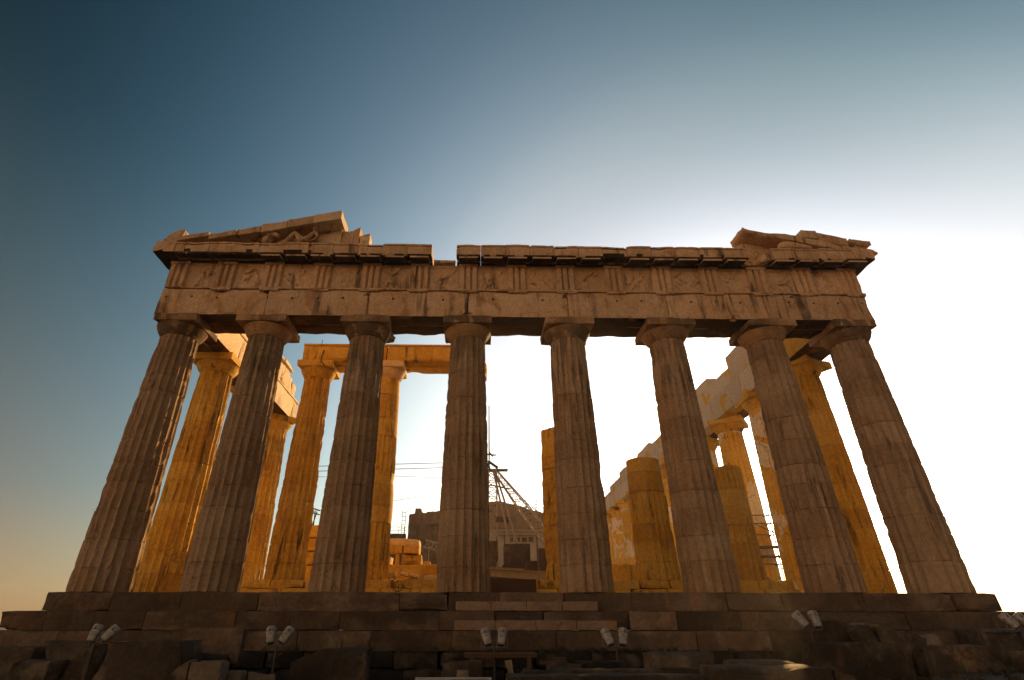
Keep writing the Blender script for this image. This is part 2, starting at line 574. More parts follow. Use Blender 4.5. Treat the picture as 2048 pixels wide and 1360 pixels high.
def build_ground():
    mb = MB()
    xs = [-400, -250, -100, -50] + [-30 + i * 0.75 for i in range(81)] + [50, 100, 250, 400]
    ys = [-400, -250, -100, -45] + [-24 + i * 0.75 for i in range(37)] + [20, 60, 110, 250, 400]
    vs = []
    for y in ys:
        for x in xs:
            z = -2.42
            if abs(x) < 40 and -30 < y < 6:
                z += 0.16 * nz((x, y, 0), 0.35, 1) + 0.06 * nz((x, y, 0), 1.3, 2)
                # the bank of rubble rises towards the temple on the right
                z += 0.50 * smooth01(5, 13, x) * smooth01(-9, -5, y)
            vs.append((x, y, z))
    nx = len(xs)
    fs = [(j * nx + i, j * nx + i + 1, (j + 1) * nx + i + 1, (j + 1) * nx + i) for j in range(len(ys) - 1) for i in range(nx - 1)]
    mb.add(vs, fs)
    tagit(obj('ground', mb, M['ground'], smooth=True), kind='structure')


build_ground()


# ------------------------------------------------------------------ stepped base of the temple
def build_steps():
    t = thing('temple_steps', 'dark worn marble steps running along the whole foot of the temple', 'steps', (0, 0, -1.6))
    rows = [  # y front, y back, z0, z1, half width
        (-1.02, 0.9, -0.55, 0.0, 15.46), (-1.72, 0.2, -1.07, -0.55, 16.15), (-2.42, -0.5, -1.58, -1.07, 16.85)]
    rnd = random.Random(11)
    for r, (yf, yb, z0, z1, hw) in enumerate(rows):
        x = -hw
        k = 0
        while x < hw - 0.3:
            w = rnd.uniform(1.3, 3.1)
            if hw - (x + w) < 0.9: w = hw - x
            dy = rnd.uniform(-0.018, 0.018)
            end = x <= -hw + 0.01 or x + w >= hw - 0.01
            b = block(x + 0.001, x + w - 0.001, yf + dy, yb, z0 + 0.001, z1 + rnd.uniform(-0.010, 0.006), step=0.11, chip=0.016 if not end else 0.07,
                      rough=0.010, seed=r * 50 + k, bite=0.10 if (rnd.random() < 0.45 or end) else 0.015, cap=26)
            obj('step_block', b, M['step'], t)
            x += w
            k += 1
    # half-height steps fitted in the middle
    for (yf, yb, z0, z1, a, bb, n) in ((-1.40, -1.03, -0.545, -0.275, -2.35, 2.15, 4), (-2.10, -1.73, -1.065, -0.80, -2.35, 2.55, 4)):
        for i in range(n):
            x0 = a + (bb - a) * i / n
            x1 = a + (bb - a) * (i + 1) / n
            obj('middle_step_block', block(x0 + .003, x1 - .003, yf, yb, z0, z1, step=0.1, chip=0.02, rough=0.007, seed=i + yf), M['stepnew'], t)
    # flank steps (only their ends show at the corners)
    for s in (-1, 1):
        for (z0, z1, off) in ((-0.55, 0.0, 0.0), (-1.07, -0.55, 0.7), (-1.58, -1.07, 1.4)):
            for k in range(7):
                y0 = (0.9, 0.2, -0.5)[int(round(off / 0.7))] + 0.004 + k * 10
                xa, xb = sorted((s * (13.6 + off), s * (15.46 + off - 0.01)))
                obj('flank_step_block', block(xa, xb, y0, y0 + 9.99, z0, z1 - .004, step=0.5, chip=0.04, seed=k + s * 3 + off, bite=0.08), M['step'], t)
    # rough foundation courses below the lowest step
    x = -17.6
    k = 0
    while x < 17.4:
        w = rnd.uniform(0.9, 1.7)
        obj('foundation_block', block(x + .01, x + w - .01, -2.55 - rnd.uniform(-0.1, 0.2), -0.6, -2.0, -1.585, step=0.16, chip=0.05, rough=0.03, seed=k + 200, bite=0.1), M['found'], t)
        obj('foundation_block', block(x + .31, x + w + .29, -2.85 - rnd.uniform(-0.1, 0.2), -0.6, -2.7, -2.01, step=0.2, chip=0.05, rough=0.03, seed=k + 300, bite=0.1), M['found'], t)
        x += w
        k += 1


build_steps()


def build_floor():
    mb = MB()
    box(mb, -13.65, 13.65, 0.85, 70, -0.7, -0.012)
    tagit(obj('temple_floor', mb, M['pale']), kind='structure')


build_floor()


# ------------------------------------------------------------------ columns
def column_parts(seed, H=10.43, r0=0.955, r1=0.74, ab=2.06, nd=11, wear=1.0, smooth_z=(), top=None, seg=6, lev=5, bites=()):
    """local-space meshes of a fluted column: shaft, echinus, abacus; top cuts it to a stump"""
    rnd = random.Random(seed)
    caph = 0.80
    zs_h = H - caph
    ztop = zs_h if top is None else top
    joints = [0.0]
    for i in range(1, nd): joints.append(zs_h * i / nd + rnd.uniform(-0.17, 0.17))
    joints.append(zs_h)
    joints = [z for z in joints if z < ztop - 0.25] + [ztop]
    nf = 20
    n = nf * seg
    mb = MB()
    vs, fs, rings = [], [], []
    tones = []
    for d in range(len(joints) - 1):
        a, b = joints[d], joints[d + 1]
        offx, offy = rnd.uniform(-.006, .006), rnd.uniform(-.006, .006)
        tw = rnd.uniform(-0.008, 0.008)
        tones = tones + [rnd.random()] * (lev + 3)
        sm = any(s0 <= (a + b) / 2 <= s1 for s0, s1 in smooth_z)
        zz = [a + 0.004, a + 0.022] + [a + (b - a) * k / lev for k in range(1, lev)] + [b - 0.022, b - 0.004]
        for k, z in enumerate(zz):
            rings.append((z, 0.020 if k in (0, len(zz) - 1) else 0.0, offx, offy, tw, sm, k in (1, len(zz) - 2)))
    Ltot = zs_h
    for ri, (z, inset, ox, oy, tw, sm, nearj) in enumerate(rings):
        t = z / Ltot
        R = r0 + (r1 - r0) * t + 0.018 * sin(pi * t)
        depth = 0.078 * R / r0
        for i in range(n):
            u = (i % seg) / seg
            th = 2 * pi * i / n + tw
            cx, sy = cos(th), sin(th)
            p = (cx * R, sy * R, z)
            s = sin(pi * u)
            fl = depth * (s ** 0.8 if s > 0 else 0)
            if sm:
                r = R - 0.004
                r -= 0.02 * max(0, nz(p, 0.9, seed))
            else:
                w = 0.28 * smooth01(0.20, 0.50, nz((p[0], p[1], p[2] * 0.8), 0.9, seed) * wear + 0.12 * (wear - 1))
                r = R - fl * (1 - w) - w * depth * (0.75 + 0.9 * nz(p, 4.0, seed))
                ar = (1 - s) ** 3
                r -= ar * (1 - w) * max(0.0, nz((p[0], p[1], p[2] * 0.9), 4.5, seed + 5) - 0.18) * 0.10 * wear
                c = nz((p[0], p[1], p[2]), 0.95, seed + 9)
                r -= max(0.0, c - 0.48) * 0.16 * wear
                if nearj: r -= max(0.0, nz(p, 2.2, seed + 2) - 0.1) * 0.06 * wear
            r -= inset * (1.0 + 2.2 * max(0, nz(p, 1.8, seed + 4)))
            for (bt, bz, bw, bh, bd) in bites:
                da = (th - bt + pi) % (2 * pi) - pi
                e = exp(-(da / bw) ** 2) * exp(-((z - bz) / bh) ** 2)
                r -= bd * e * (0.7 + 0.6 * nz(p, 2.5, seed + 7))
            zz = z
            if top is not None and z > ztop - 0.3:
                zz -= (0.05 + 0.16 * max(0, nz(p, 1.2, seed + 8)))
            vs.append((cx * r + ox, sy * r + oy, zz))
    for k in range(len(rings) - 1):
        for i in range(n):
            a, b = k * n + i, k * n + (i + 1) % n
            fs.append((a, b, b + n, a + n))
    ci = len(vs)
    vs.append((0, 0, ztop - 0.05 if top is not None else ztop))
    last = (len(rings) - 1) * n
    for i in range(n): fs.append((last + i, last + (i + 1) % n, ci))
    fs.append(tuple(reversed(range(n))))
    mb.add(vs, fs)
    mb.tone = [tones[k] for k in range(len(rings) - 1) for i in range(n)] + [tones[-1]] * (n + 1)
    if top is not None: return mb, None, None
    ech = MB()
    z = zs_h
    e0 = r1 * 0.985
    hw = ab / 2
    prof = [(e0 - 0.02, z - 0.006), (e0 + 0.012, z + 0.012), (e0 + 0.012, z + 0.035), (e0 + 0.03, z + 0.045), (e0 + 0.03, z + 0.066),
            (e0 + 0.05, z + 0.076), (e0 + 0.05, z + 0.098)]
    for k in range(1, 9):
        q = k / 8
        prof.append((e0 + 0.05 + (hw * 0.975 - e0 - 0.05) * (q ** 0.92), z + 0.098 + 0.345 * (q ** 1.22)))
    prof.append((hw * 0.93, z + 0.455))
    lathe(ech, prof, 44, seed, 0.03 * wear)
    ab_mb = block(-hw, hw, -hw, hw, z + 0.452, H - 0.002, step=0.13, chip=0.03 * wear, rough=0.008, seed=seed + 0.7, bite=0.10 * wear)
    return mb, ech, ab_mb


def make_column(name, parts, mats, label, loc, group=None, rz=0.0):
    t = thing(name, label, 'column', loc, group, rz)
    obj('shaft', parts[0], mats[0], t, world=False)
    if parts[1] is not None:
        obj('echinus', parts[1], mats[1], t, world=False)
        obj('abacus', parts[2], mats[1], t, world=False)
    return t


AX = [-14.43, -10.74, -6.444, -2.148, 2.148, 6.444, 10.74, 14.43]
FRONT_LABELS = [
    'leftmost column of the dark front row, chipped all down its left edge against the sky',
    'second dark front column from the left, between two orange-lit flank columns',
    'third dark front column from the left, hiding half of the smooth golden column behind',
    'fourth dark front column from the left, standing just left of the crane',
    'fifth dark front column, just right of the crane and the tall golden stump',
    'sixth dark front column from the left, between the stout drum stump and the slimmer one',
    'seventh dark front column from the left, beside the blinding sun gap',
    'rightmost column of the dark front row, edged by white sky on both sides']
for i, x in enumerate(AX):
    bites = []
    if i == 0: bites = [(pi * 0.98, 5.2, 0.5, 0.22, 0.07), (pi * 0.95, 7.6, 0.4, 1.0, 0.05), (pi, 9.3, 0.6, 0.4, 0.07), (-pi * 0.9, 3.6, 0.3, 1.2, 0.04)]
    if i == 4: bites = [(-pi * 0.14, 0.6, 0.32, 0.75, 0.16), (pi * 0.97, 6.1, 0.25, 0.25, 0.08)]
    if i == 5: bites = [(pi * 0.98, 9.0, 0.5, 0.5, 0.08), (pi * .98, 4.2, .3, .6, .07)]
    if i == 7: bites = [(0.02, 7.2, 0.3, 0.4, 0.06)]
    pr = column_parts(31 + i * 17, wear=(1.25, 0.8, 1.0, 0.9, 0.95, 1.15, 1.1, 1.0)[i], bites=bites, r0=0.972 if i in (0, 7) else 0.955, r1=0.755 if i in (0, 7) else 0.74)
    if i in (0, 7):      # the outer sides of the corner capitals are broken away
        sg = -1 if i == 0 else 1
        for mb_, lim in ((pr[1], 0.80), (pr[2], 0.66)):
            for q in mb_.v:
                l_ = lim + 0.10 * nz(q, 2.1, i) + 0.05 * nz(q, 6, i)
                if sg * q.x > l_: q.x = sg * (l_ + 0.12 * (sg * q.x - l_))
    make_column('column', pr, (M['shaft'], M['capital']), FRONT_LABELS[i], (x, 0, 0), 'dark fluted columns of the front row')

# flank columns: three worn kinds, copied along both sides
FY = [4.29 * k - 0.61 for k in range(1, 16)]
kinds = [column_parts(400 + k * 13, wear=(0.75, 0.9, 0.7)[k], seg=5, lev=4, nd=11) for k in range(3)]
S_LABELS = ['orange-lit flank column right behind the leftmost front column, wide bowl capital in view',
            'flank column mostly hidden behind the second front column on the left',
            'third column down the left flank, in the narrow gap left of the tall cracked golden column']
protoS = []
for k in range(3):
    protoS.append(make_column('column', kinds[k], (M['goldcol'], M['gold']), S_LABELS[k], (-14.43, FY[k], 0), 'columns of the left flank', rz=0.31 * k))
N_LABELS = ['amber column behind the two rightmost front columns, on the right flank',
            'right-flank column left of the sun gap, partly behind the seventh front column',
            'right-flank column right of the slim stump, patched with white new marble drums and scaffolded',
            'fourth column down the right flank, its shaft mostly behind the slim stump',
            'fifth column down the right flank, behind the sixth front column',
            'sixth column down the right flank, just right of the stout drum stump',
            'seventh column down the right flank, behind the stout drum stump',
            'eighth column down the right flank, close against the left edge of the stout stump',
            'ninth column down the right flank, white-patched, left of the stout stump',
            'tenth column down the right flank, small and distant, right of the fifth front column',
            'eleventh column down the right flank, thinnest one seen beside the fifth front column']
protoN = []
for k, y in enumerate(FY[:11]):
    if k < 3:
        c = make_column('column', kinds[(k + 1) % 3], ((M['goldcol'], M['patchcol'], M['patchcol'])[k], M['gold']), N_LABELS[k], (14.43, y, 0), 'columns of the right flank', rz=0.5 + k)
        protoN.append(c)
    else:
        c = copy_tree(protoN[1 + k % 2])
        c.location = (14.43, y, 0)
        c.rotation_euler.z = 0.3 + 1.7 * k
        c['label'] = N_LABELS[k]

# inner porch
PZ, PY, PH = 0.68, 5.0, 10.08
PX = [-9.92, -6.33, -2.1, 2.15, 6.25, 10.12]
P_LABELS = ['tall cracked golden column at the left end of the inner porch, carrying the end of its beam',
            'smooth-drummed golden column of the inner porch, square capital under the middle of the beam',
            'inner porch column hidden behind the fourth front column, holding the right end of the beam',
            'broken golden column stump just right of the crane, tallest of the three stumps',
            'stout golden stump of stacked cracked drums, left of the sixth front column',
            'slim golden column stump between the sixth and seventh front columns']
for i, x in enumerate(PX):
    top = (None, None, None, 6.75, 5.30, 4.95)[i]
    smz = ((), ((6.2, 9.3), (3.4, 4.7), (2.4, 2.9)), (), ((5.0, 5.8),), ((3.9, 5.3),), ((2.3, 4.2),))[i]
    bites = ((( -0.1, 3.4, .5, .8, .10), (0.15, 5.3, .3, .5, .08), (0.0, 1.6, .4, .5, .08)), ((0.1, 4.2, .4, .3, .10), (0.2, 2.0, .3, .4, .06)), (), ((pi, 0.9, .6, .5, .12), (pi, 5.9, .4, .3, .08)),
             ((0.0, 2.2, .4, .35, .10), (-0.9, 1.0, .5, .4, .08)), ((0.1, 1.2, .4, .5, .08),))[i]
    pr = column_parts(700 + i * 11, H=PH, r0=(0.86, 0.86, 0.86, 0.86, 0.93, 0.80)[i], r1=0.64 if i != 4 else 0.62, ab=1.80, nd=12, wear=1.05, top=top, smooth_z=smz, bites=bites, seg=5)
    make_column('column' if top is None else 'column_stump', pr, (M['goldcol'], M['pale'] if i == 1 else M['gold']), P_LABELS[i], (x, PY, PZ), 'columns and stumps of the inner porch')


def build_porch():
    t = thing('porch_beam', 'golden stone beam lying across the tops of the inner porch columns', 'beam', (-6.3, PY, PZ + PH))
    z0 = PZ + PH
    for (a, b, y0, y1, s) in ((-10.62, -6.33, 4.18, 4.95, 1), (-6.325, -1.5, 4.18, 4.95, 2), (-10.5, -6.33, 4.97, 5.82, 3), (-6.325, -1.6, 4.97, 5.82, 4)):
        obj('beam_block', block(a, b, y0, y1, z0, z0 + 0.93 - (0.1 if y0 > 4.5 else 0), step=0.16, chip=0.03, rough=0.01, seed=s, bite=0.1), M['gold'], t)
    tb = MB()
    box(tb, -10.62, -1.5, 4.11, 4.185, z0 + 0.80, z0 + 0.90)
    obj('beam_moulding', tb, M['gold'], t)
    sb = MB()
    polytube(sb, [(-9.55, 4.14, z0 + 0.55), (-9.62, 4.12, z0 + 0.2), (-9.62, 4.1, z0 - 0.1), (-9.4, 4.08, z0 - 0.35)], 0.03)
    tube(sb, (-9.72, 4.1, z0 + 0.78), (-9.72, 4.1, z0 + 1.1), 0.02)
    obj('iron_clamp', sb, M['iron'], t)
    t = thing('porch_steps', 'low golden step of broken blocks under the inner porch columns', 'steps', (0, 3.8, 0))
    rnd = random.Random(5)
    for (yf, yb, z0, z1, s) in ((3.45, 6.6, -0.02, 0.33, 0), (3.85, 6.5, 0.332, 0.675, 9)):
        x = -11.3
        k = 0
        while x < 11.4:
            w = rnd.uniform(1.2, 2.2)
            if 11.5 - x - w < 0.9: w = 11.5 - x
            if not (s == 9 and -1.3 < x + w / 2 < 0.2):
                obj('step_block', block(x + .004, x + w - .004, yf + rnd.uniform(-.03, .03), yb, z0, z1, step=0.14, chip=0.04, seed=k + s, bite=0.12), M['gold'], t)
            x += w
            k += 1


build_porch()

# ------------------------------------------------------------------ front entablature
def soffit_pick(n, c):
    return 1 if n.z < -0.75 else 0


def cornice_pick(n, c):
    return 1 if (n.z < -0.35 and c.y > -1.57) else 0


TRI_X = [-14.88, -12.80, -10.74, -8.59, -6.444, -4.296, -2.148, 0.0, 2.148, 4.296, 6.444, 8.59, 10.74, 12.80, 14.88]


def build_front_entablature():
    t = thing('front_entablature', 'long carved marble beam course resting on all the dark front columns', 'entablature', (0, 0, 10.43))
    edges = [-15.31, -10.74, -6.444, -2.148, 2.148, 6.444, 10.74, 15.31]
    for i in range(7):
        a, b = edges[i] + 0.004, edges[i + 1] - 0.004
        end = i in (0, 6)
        o = obj('architrave_block', block(a, b, -0.885, 0.0, 10.432, 11.70, step=0.13, chip=0.05 if end else 0.03, rough=0.012, seed=60 + i,
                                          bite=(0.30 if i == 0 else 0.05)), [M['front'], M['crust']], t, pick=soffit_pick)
        obj('architrave_block', block(a, b, 0.006, 0.885, 10.44, 11.70, step=0.25, chip=0.05, rough=0.02, seed=80 + i, bite=0.1), [M['front'], M['crust']], t, pick=soffit_pick)
    # round dowel holes and broken notches cut into the face of the architrave
    holes = []
    for k in range(-14, 15):
        if k == 0 or k % 7 == 3: continue
        holes.append((k * 1.074 + 0.537 * 0, 11.27 + 0.02 * (k % 3), 0.055 + 0.012 * (k % 2)))
    arch = [o for o in t.children if o.name.startswith('architrave_block') and o.data.vertices[0].co.y < 0]
    cut = MB()
    for (hx, hz, hr) in holes: tube(cut, (hx, -1.1, hz), (hx, -0.72, hz), hr, 8, hr * 0.8)
    for (hx, hz, w, h) in ((-2.15, 10.62, 0.34, 0.17), (2.05, 11.50, 0.20, 0.24), (6.46, 11.0, 0.035, 0.3), (-6.5, 11.5, 0.22, 0.12), (9.2, 10.5, 0.2, 0.16), (12.0, 11.6, 0.16, 0.12)):
        v = [(hx - w, -1.2, hz - h / 2), (hx + w, -1.2, hz - h / 2), (hx + 0.02, -1.2, hz + h), (hx - w * .7, -.70, hz - h / 2), (hx + w * .7, -.70, hz - h / 2), (hx, -.70, hz + h * .6)]
        cut.add(v, [(0, 1, 2), (5, 4, 3), (0, 3, 4, 1), (1, 4, 5, 2), (2, 5, 3, 0)])
    cutter = obj('cutter', cut, M['soot_shade'])
    bm = bmesh.new(); bm.from_mesh(cutter.data); bmesh.ops.recalc_face_normals(bm, faces=bm.faces[:]); bm.to_mesh(cutter.data); bm.free()
    for o in arch:
        md = o.modifiers.new('cut', 'BOOLEAN'); md.object = cutter; md.operation = 'DIFFERENCE'; md.solver = 'EXACT'; md.use_self = True
        md.material_mode = 'INDEX'
    cutter.location = arch[0].location * 0
    bpy.context.view_layer.update()
    dg = bpy.context.evaluated_depsgraph_get()
    for o in arch:
        me = bpy.data.meshes.new_from_object(o.evaluated_get(dg))
        o.modifiers.clear()
        o.data = me
    bpy.data.objects.remove(cutter)
    # taenia
    for i in range(7):
        a, b = edges[i] + 0.003, edges[i + 1] - 0.003
        if i == 0: a += 0.75
        obj('moulding', block(a, b, -0.965, -0.3, 11.702, 11.785, step=0.12, chip=0.012, rough=0.005, seed=90 + i, bite=0.03), M['front'], t)
    bk = block(-15.24, 15.24, -0.755, 0.8, 11.79, 13.12, step=0.4, chip=0.03, rough=0.01, seed=3)
    obj('frieze_backing', bk, M['front'], t)
    # triglyphs
    for i, x in enumerate(TRI_X):
        w = 0.845
        y0, yb = -0.935, -0.75
        g = w / 6
        d = 0.135
        pr = []  # x offset, depth profile of the three bars
        xs = [-w / 2, -w / 2 + g * 0.5, -w / 2 + g * 1.5, -w / 2 + g * 2, -w / 2 + g * 2.5, -w / 2 + g * 3.5, -w / 2 + g * 4, -w / 2 + g * 4.5, -w / 2 + g * 5.5, w / 2]
        xs = [-w / 2, -w / 2 + .065, -.195, -.13, -.065, .065, .13, .195, w / 2 - .065, w / 2]
        ds = [d, 0, 0, d, 0, 0, d, 0, 0, d]
        mb = MB()
        rows = 9
        vs, fs = [], []
        z0, z1 = 11.787, 12.98
        for k in range(rows + 1):
            z = z0 + (z1 - z0) * k / rows
            for xx, dd in zip(xs, ds):
                p = (x + xx, y0 + dd, z)
                ch = max(0, nz(p, 2.6, i + 0.5)) * 0.045 + (max(0, nz(p, 0.9, i) - 0.25) * 0.18)
                vs.append((p[0], min(p[1] + ch, yb - .01), z))
            vs.append((x + w / 2, yb, z)); vs.append((x - w / 2, yb, z))
        P = len(xs) + 2
        for k in range(rows):
            for j in range(P):
                a, b = k * P + j, k * P + (j + 1) % P
                fs.append((a, b, b + P, a + P))
        fs.append(tuple(reversed(range(P))))
        fs.append(tuple(range(rows * P, rows * P + P)))
        mb.add(vs, fs)
        block(x - w / 2 - .004, x + w / 2 + .004, -0.955, -0.75, 12.982, 13.118, step=0.12, chip=0.012, rough=0.006, seed=i, mb=mb)
        if not (i == 0):
            obj('triglyph', mb, M['front'], t)
            rg = MB()
            block(x - w / 2, x + w / 2, -0.975, -0.88, 11.632, 11.700, step=0.1, chip=0.012, rough=0.005, seed=i + 40, bite=0.05, mb=rg)
            rr = random.Random(i)
            for q in range(6):
                if rr.random() < 0.25: continue
                gx = x - w / 2 + w * (q + 0.5) / 6
                tube(rg, (gx, -0.915, 11.635), (gx, -0.915, 11.595), 0.035, 8, 0.042)
            obj('regula', rg, M['front'], t)
        else:
            obj('triglyph', mb, M['front'], t)
    # metopes with worn reliefs
    for i in range(14):
        a, b = TRI_X[i] + 0.4225 + .004, TRI_X[i + 1] - 0.4225 - .004
        n = 34
        rr = random.Random(i * 7 + 1)
        blobs = [(rr.uniform(.15, .85), rr.uniform(.12, .75), rr.uniform(.035, .10), rr.uniform(.08, .34), rr.uniform(-1.3, 1.3), rr.uniform(.025, .06)) for _ in range(rr.randint(5, 9))]
        vs = []
        for k in range(n + 1):
            for j in range(n + 1):
                u, v = j / n, k / n
                dep = 0.0
                for (bu, bv, s1, s2, an, am) in blobs:
                    du, dv = u - bu, v - bv
                    q = (du * cos(an) + dv * sin(an)) / s1
                    r_ = (-du * sin(an) + dv * cos(an)) / s2
                    e = exp(-(q * q + r_ * r_))
                    dep = max(dep, 1.7 * am * smooth01(0.35, 0.6, e))
                x = a + (b - a) * u
                z = 11.79 + 1.32 * v
                dep += 0.012 * nz((x, i, z), 3, i)
                dep *= 0.4 + 0.9 * smooth01(-0.15, 0.25, nz((x, 3, z), 2.2, i + 4))
                if v > 0.91: dep = 0.035
                vs.append((x, -0.785 - max(-.01, dep), z))
        fs = [(k * (n + 1) + j, k * (n + 1) + j + 1, (k + 1) * (n + 1) + j + 1, (k + 1) * (n + 1) + j) for k in range(n) for j in range(n)]
        mb = MB()
        mb.add(vs, fs)
        obj('metope', mb, M['front'], t)
    # cornice
    rr = random.Random(21)
    prof_soff = [(-0.30, 13.125), (-0.97, 13.125), (-0.985, 13.235), (-1.50, 13.135), (-1.56, 13.10), (-1.60, 13.17), (-1.60, 13.60), (-1.645, 13.625), (-1.645, 13.70), (-0.30, 13.76)]
    for k in range(-14, 15):
        x0, x1 = k * 1.074 - 0.537 + 0.004, k * 1.074 + 0.537 - 0.004
        if k == -14: x0 = -15.25
        if k == 14: x1 = 15.25
        if k == -3:
            obj('broken_cornice_block', block(x0, x1, -1.02, 0.2, 13.125, 13.40, step=0.12, chip=0.06, rough=0.03, seed=k, bite=0.14), M['front'], t)
            continue
        if k == 10:
            mb = block(x0, x1, -1.08, 0.2, 13.125, 13.42, step=0.12, chip=0.06, rough=0.03, seed=k, bite=0.14)
            mb.xf(lambda p: (p.x, p.y - (0.4 if p.x > 10.9 else 0.0) * smooth01(10.5, 11.2, p.x) * (1 if p.y < -.5 else 0), p.z + 0.25 * smooth01(10.55, 11.25, p.x) * (1 if p.z > 13.25 else 0)))
            obj('broken_cornice_block', mb, M['front'], t)
            continue
        dz = rr.uniform(-0.03, 0.015)
        worn = 0.06 if (k <= -8 or rr.random() < 0.5) else 0.025
        pf = [(y, z + (dz if z > 13.55 else 0)) for y, z in prof_soff]
        c = obj('cornice_block', extrude_x(pf, x0, x1, 0.13, 0.010, worn, 500 + k, sub=0.13), [M['front'], M['soot_shade']], t, pick=cornice_pick)
        if k > -13 and not (k in (-12, -11, 4)):
            mu = MB()
            xa, xb = k * 1.074 - 0.41, k * 1.074 + 0.41
            v = []
            for x in (xa, xb):
                v += [(x, -1.0, 13.226), (x, -1.53, 13.120), (x, -1.545, 13.020), (x, -1.0, 13.120)]
            mu.add(v, [(0, 1, 2, 3), (7, 6, 5, 4), (0, 4, 5, 1), (1, 5, 6, 2), (2, 6, 7, 3), (3, 7, 4, 0)])
            for q in mu.v: q.z += 0.02 * nz(q, 3, k); q.y += 0.015 * nz(q, 4, k)
            m_o = obj('mutule', mu, [M['front'], M['soot_shade']], c, world=False, pick=lambda n, q: 1 if abs(n.z) > 0.5 else 0)
    # corner blocks that turn along the flanks
    for s in (-1, 1):
        pf = [(-0.30, 13.125), (-0.97, 13.125), (-0.985, 13.235), (-1.50, 13.135), (-1.56, 13.10), (-1.60, 13.17), (-1.60, 13.60), (-1.645, 13.625), (-1.645, 13.70), (-0.30, 13.76)]
        mb = extrude_x(pf, -1.62, 3.6, 0.2, 0.010, 0.06, 640 + s, sub=0.13)

        def tw(p, s=s):
            return (s * (15.31 + (-p.y - 0.885) * 0.70), p.x, p.z)
        mb.xf(tw)
        if s < 0: mb.f = [tuple(reversed(f)) for f in mb.f]
        obj('corner_cornice', mb, [M['front'], M['soot_shade']], t, pick=lambda n, c: 1 if n.z < -0.35 and abs(c.x) < 15.76 else 0)
        mb = block(*sorted((s * 15.2, s * 15.37)), -0.9, 3.6, 12.98, 13.12, step=0.2, chip=0.03, seed=s + 9, bite=0.1)
        obj('corner_moulding', mb, M['front'], t)


build_front_entablature()


# ------------------------------------------------------------------ pediment remains
def slope_block(x0, x1, y0, y1, ztop0, slope, th, seed, chip=0.04, bite=0.08, step=0.12):
    """block whose top runs from ztop0 at x0 with the given slope"""
    mb = block(x0, x1, y0, y1, -th, 0, step=step, chip=chip, rough=0.012, seed=seed, bite=bite)
    return mb.xf(lambda p: (p.x, p.y, p.z + ztop0 + slope * (p.x - x0)))


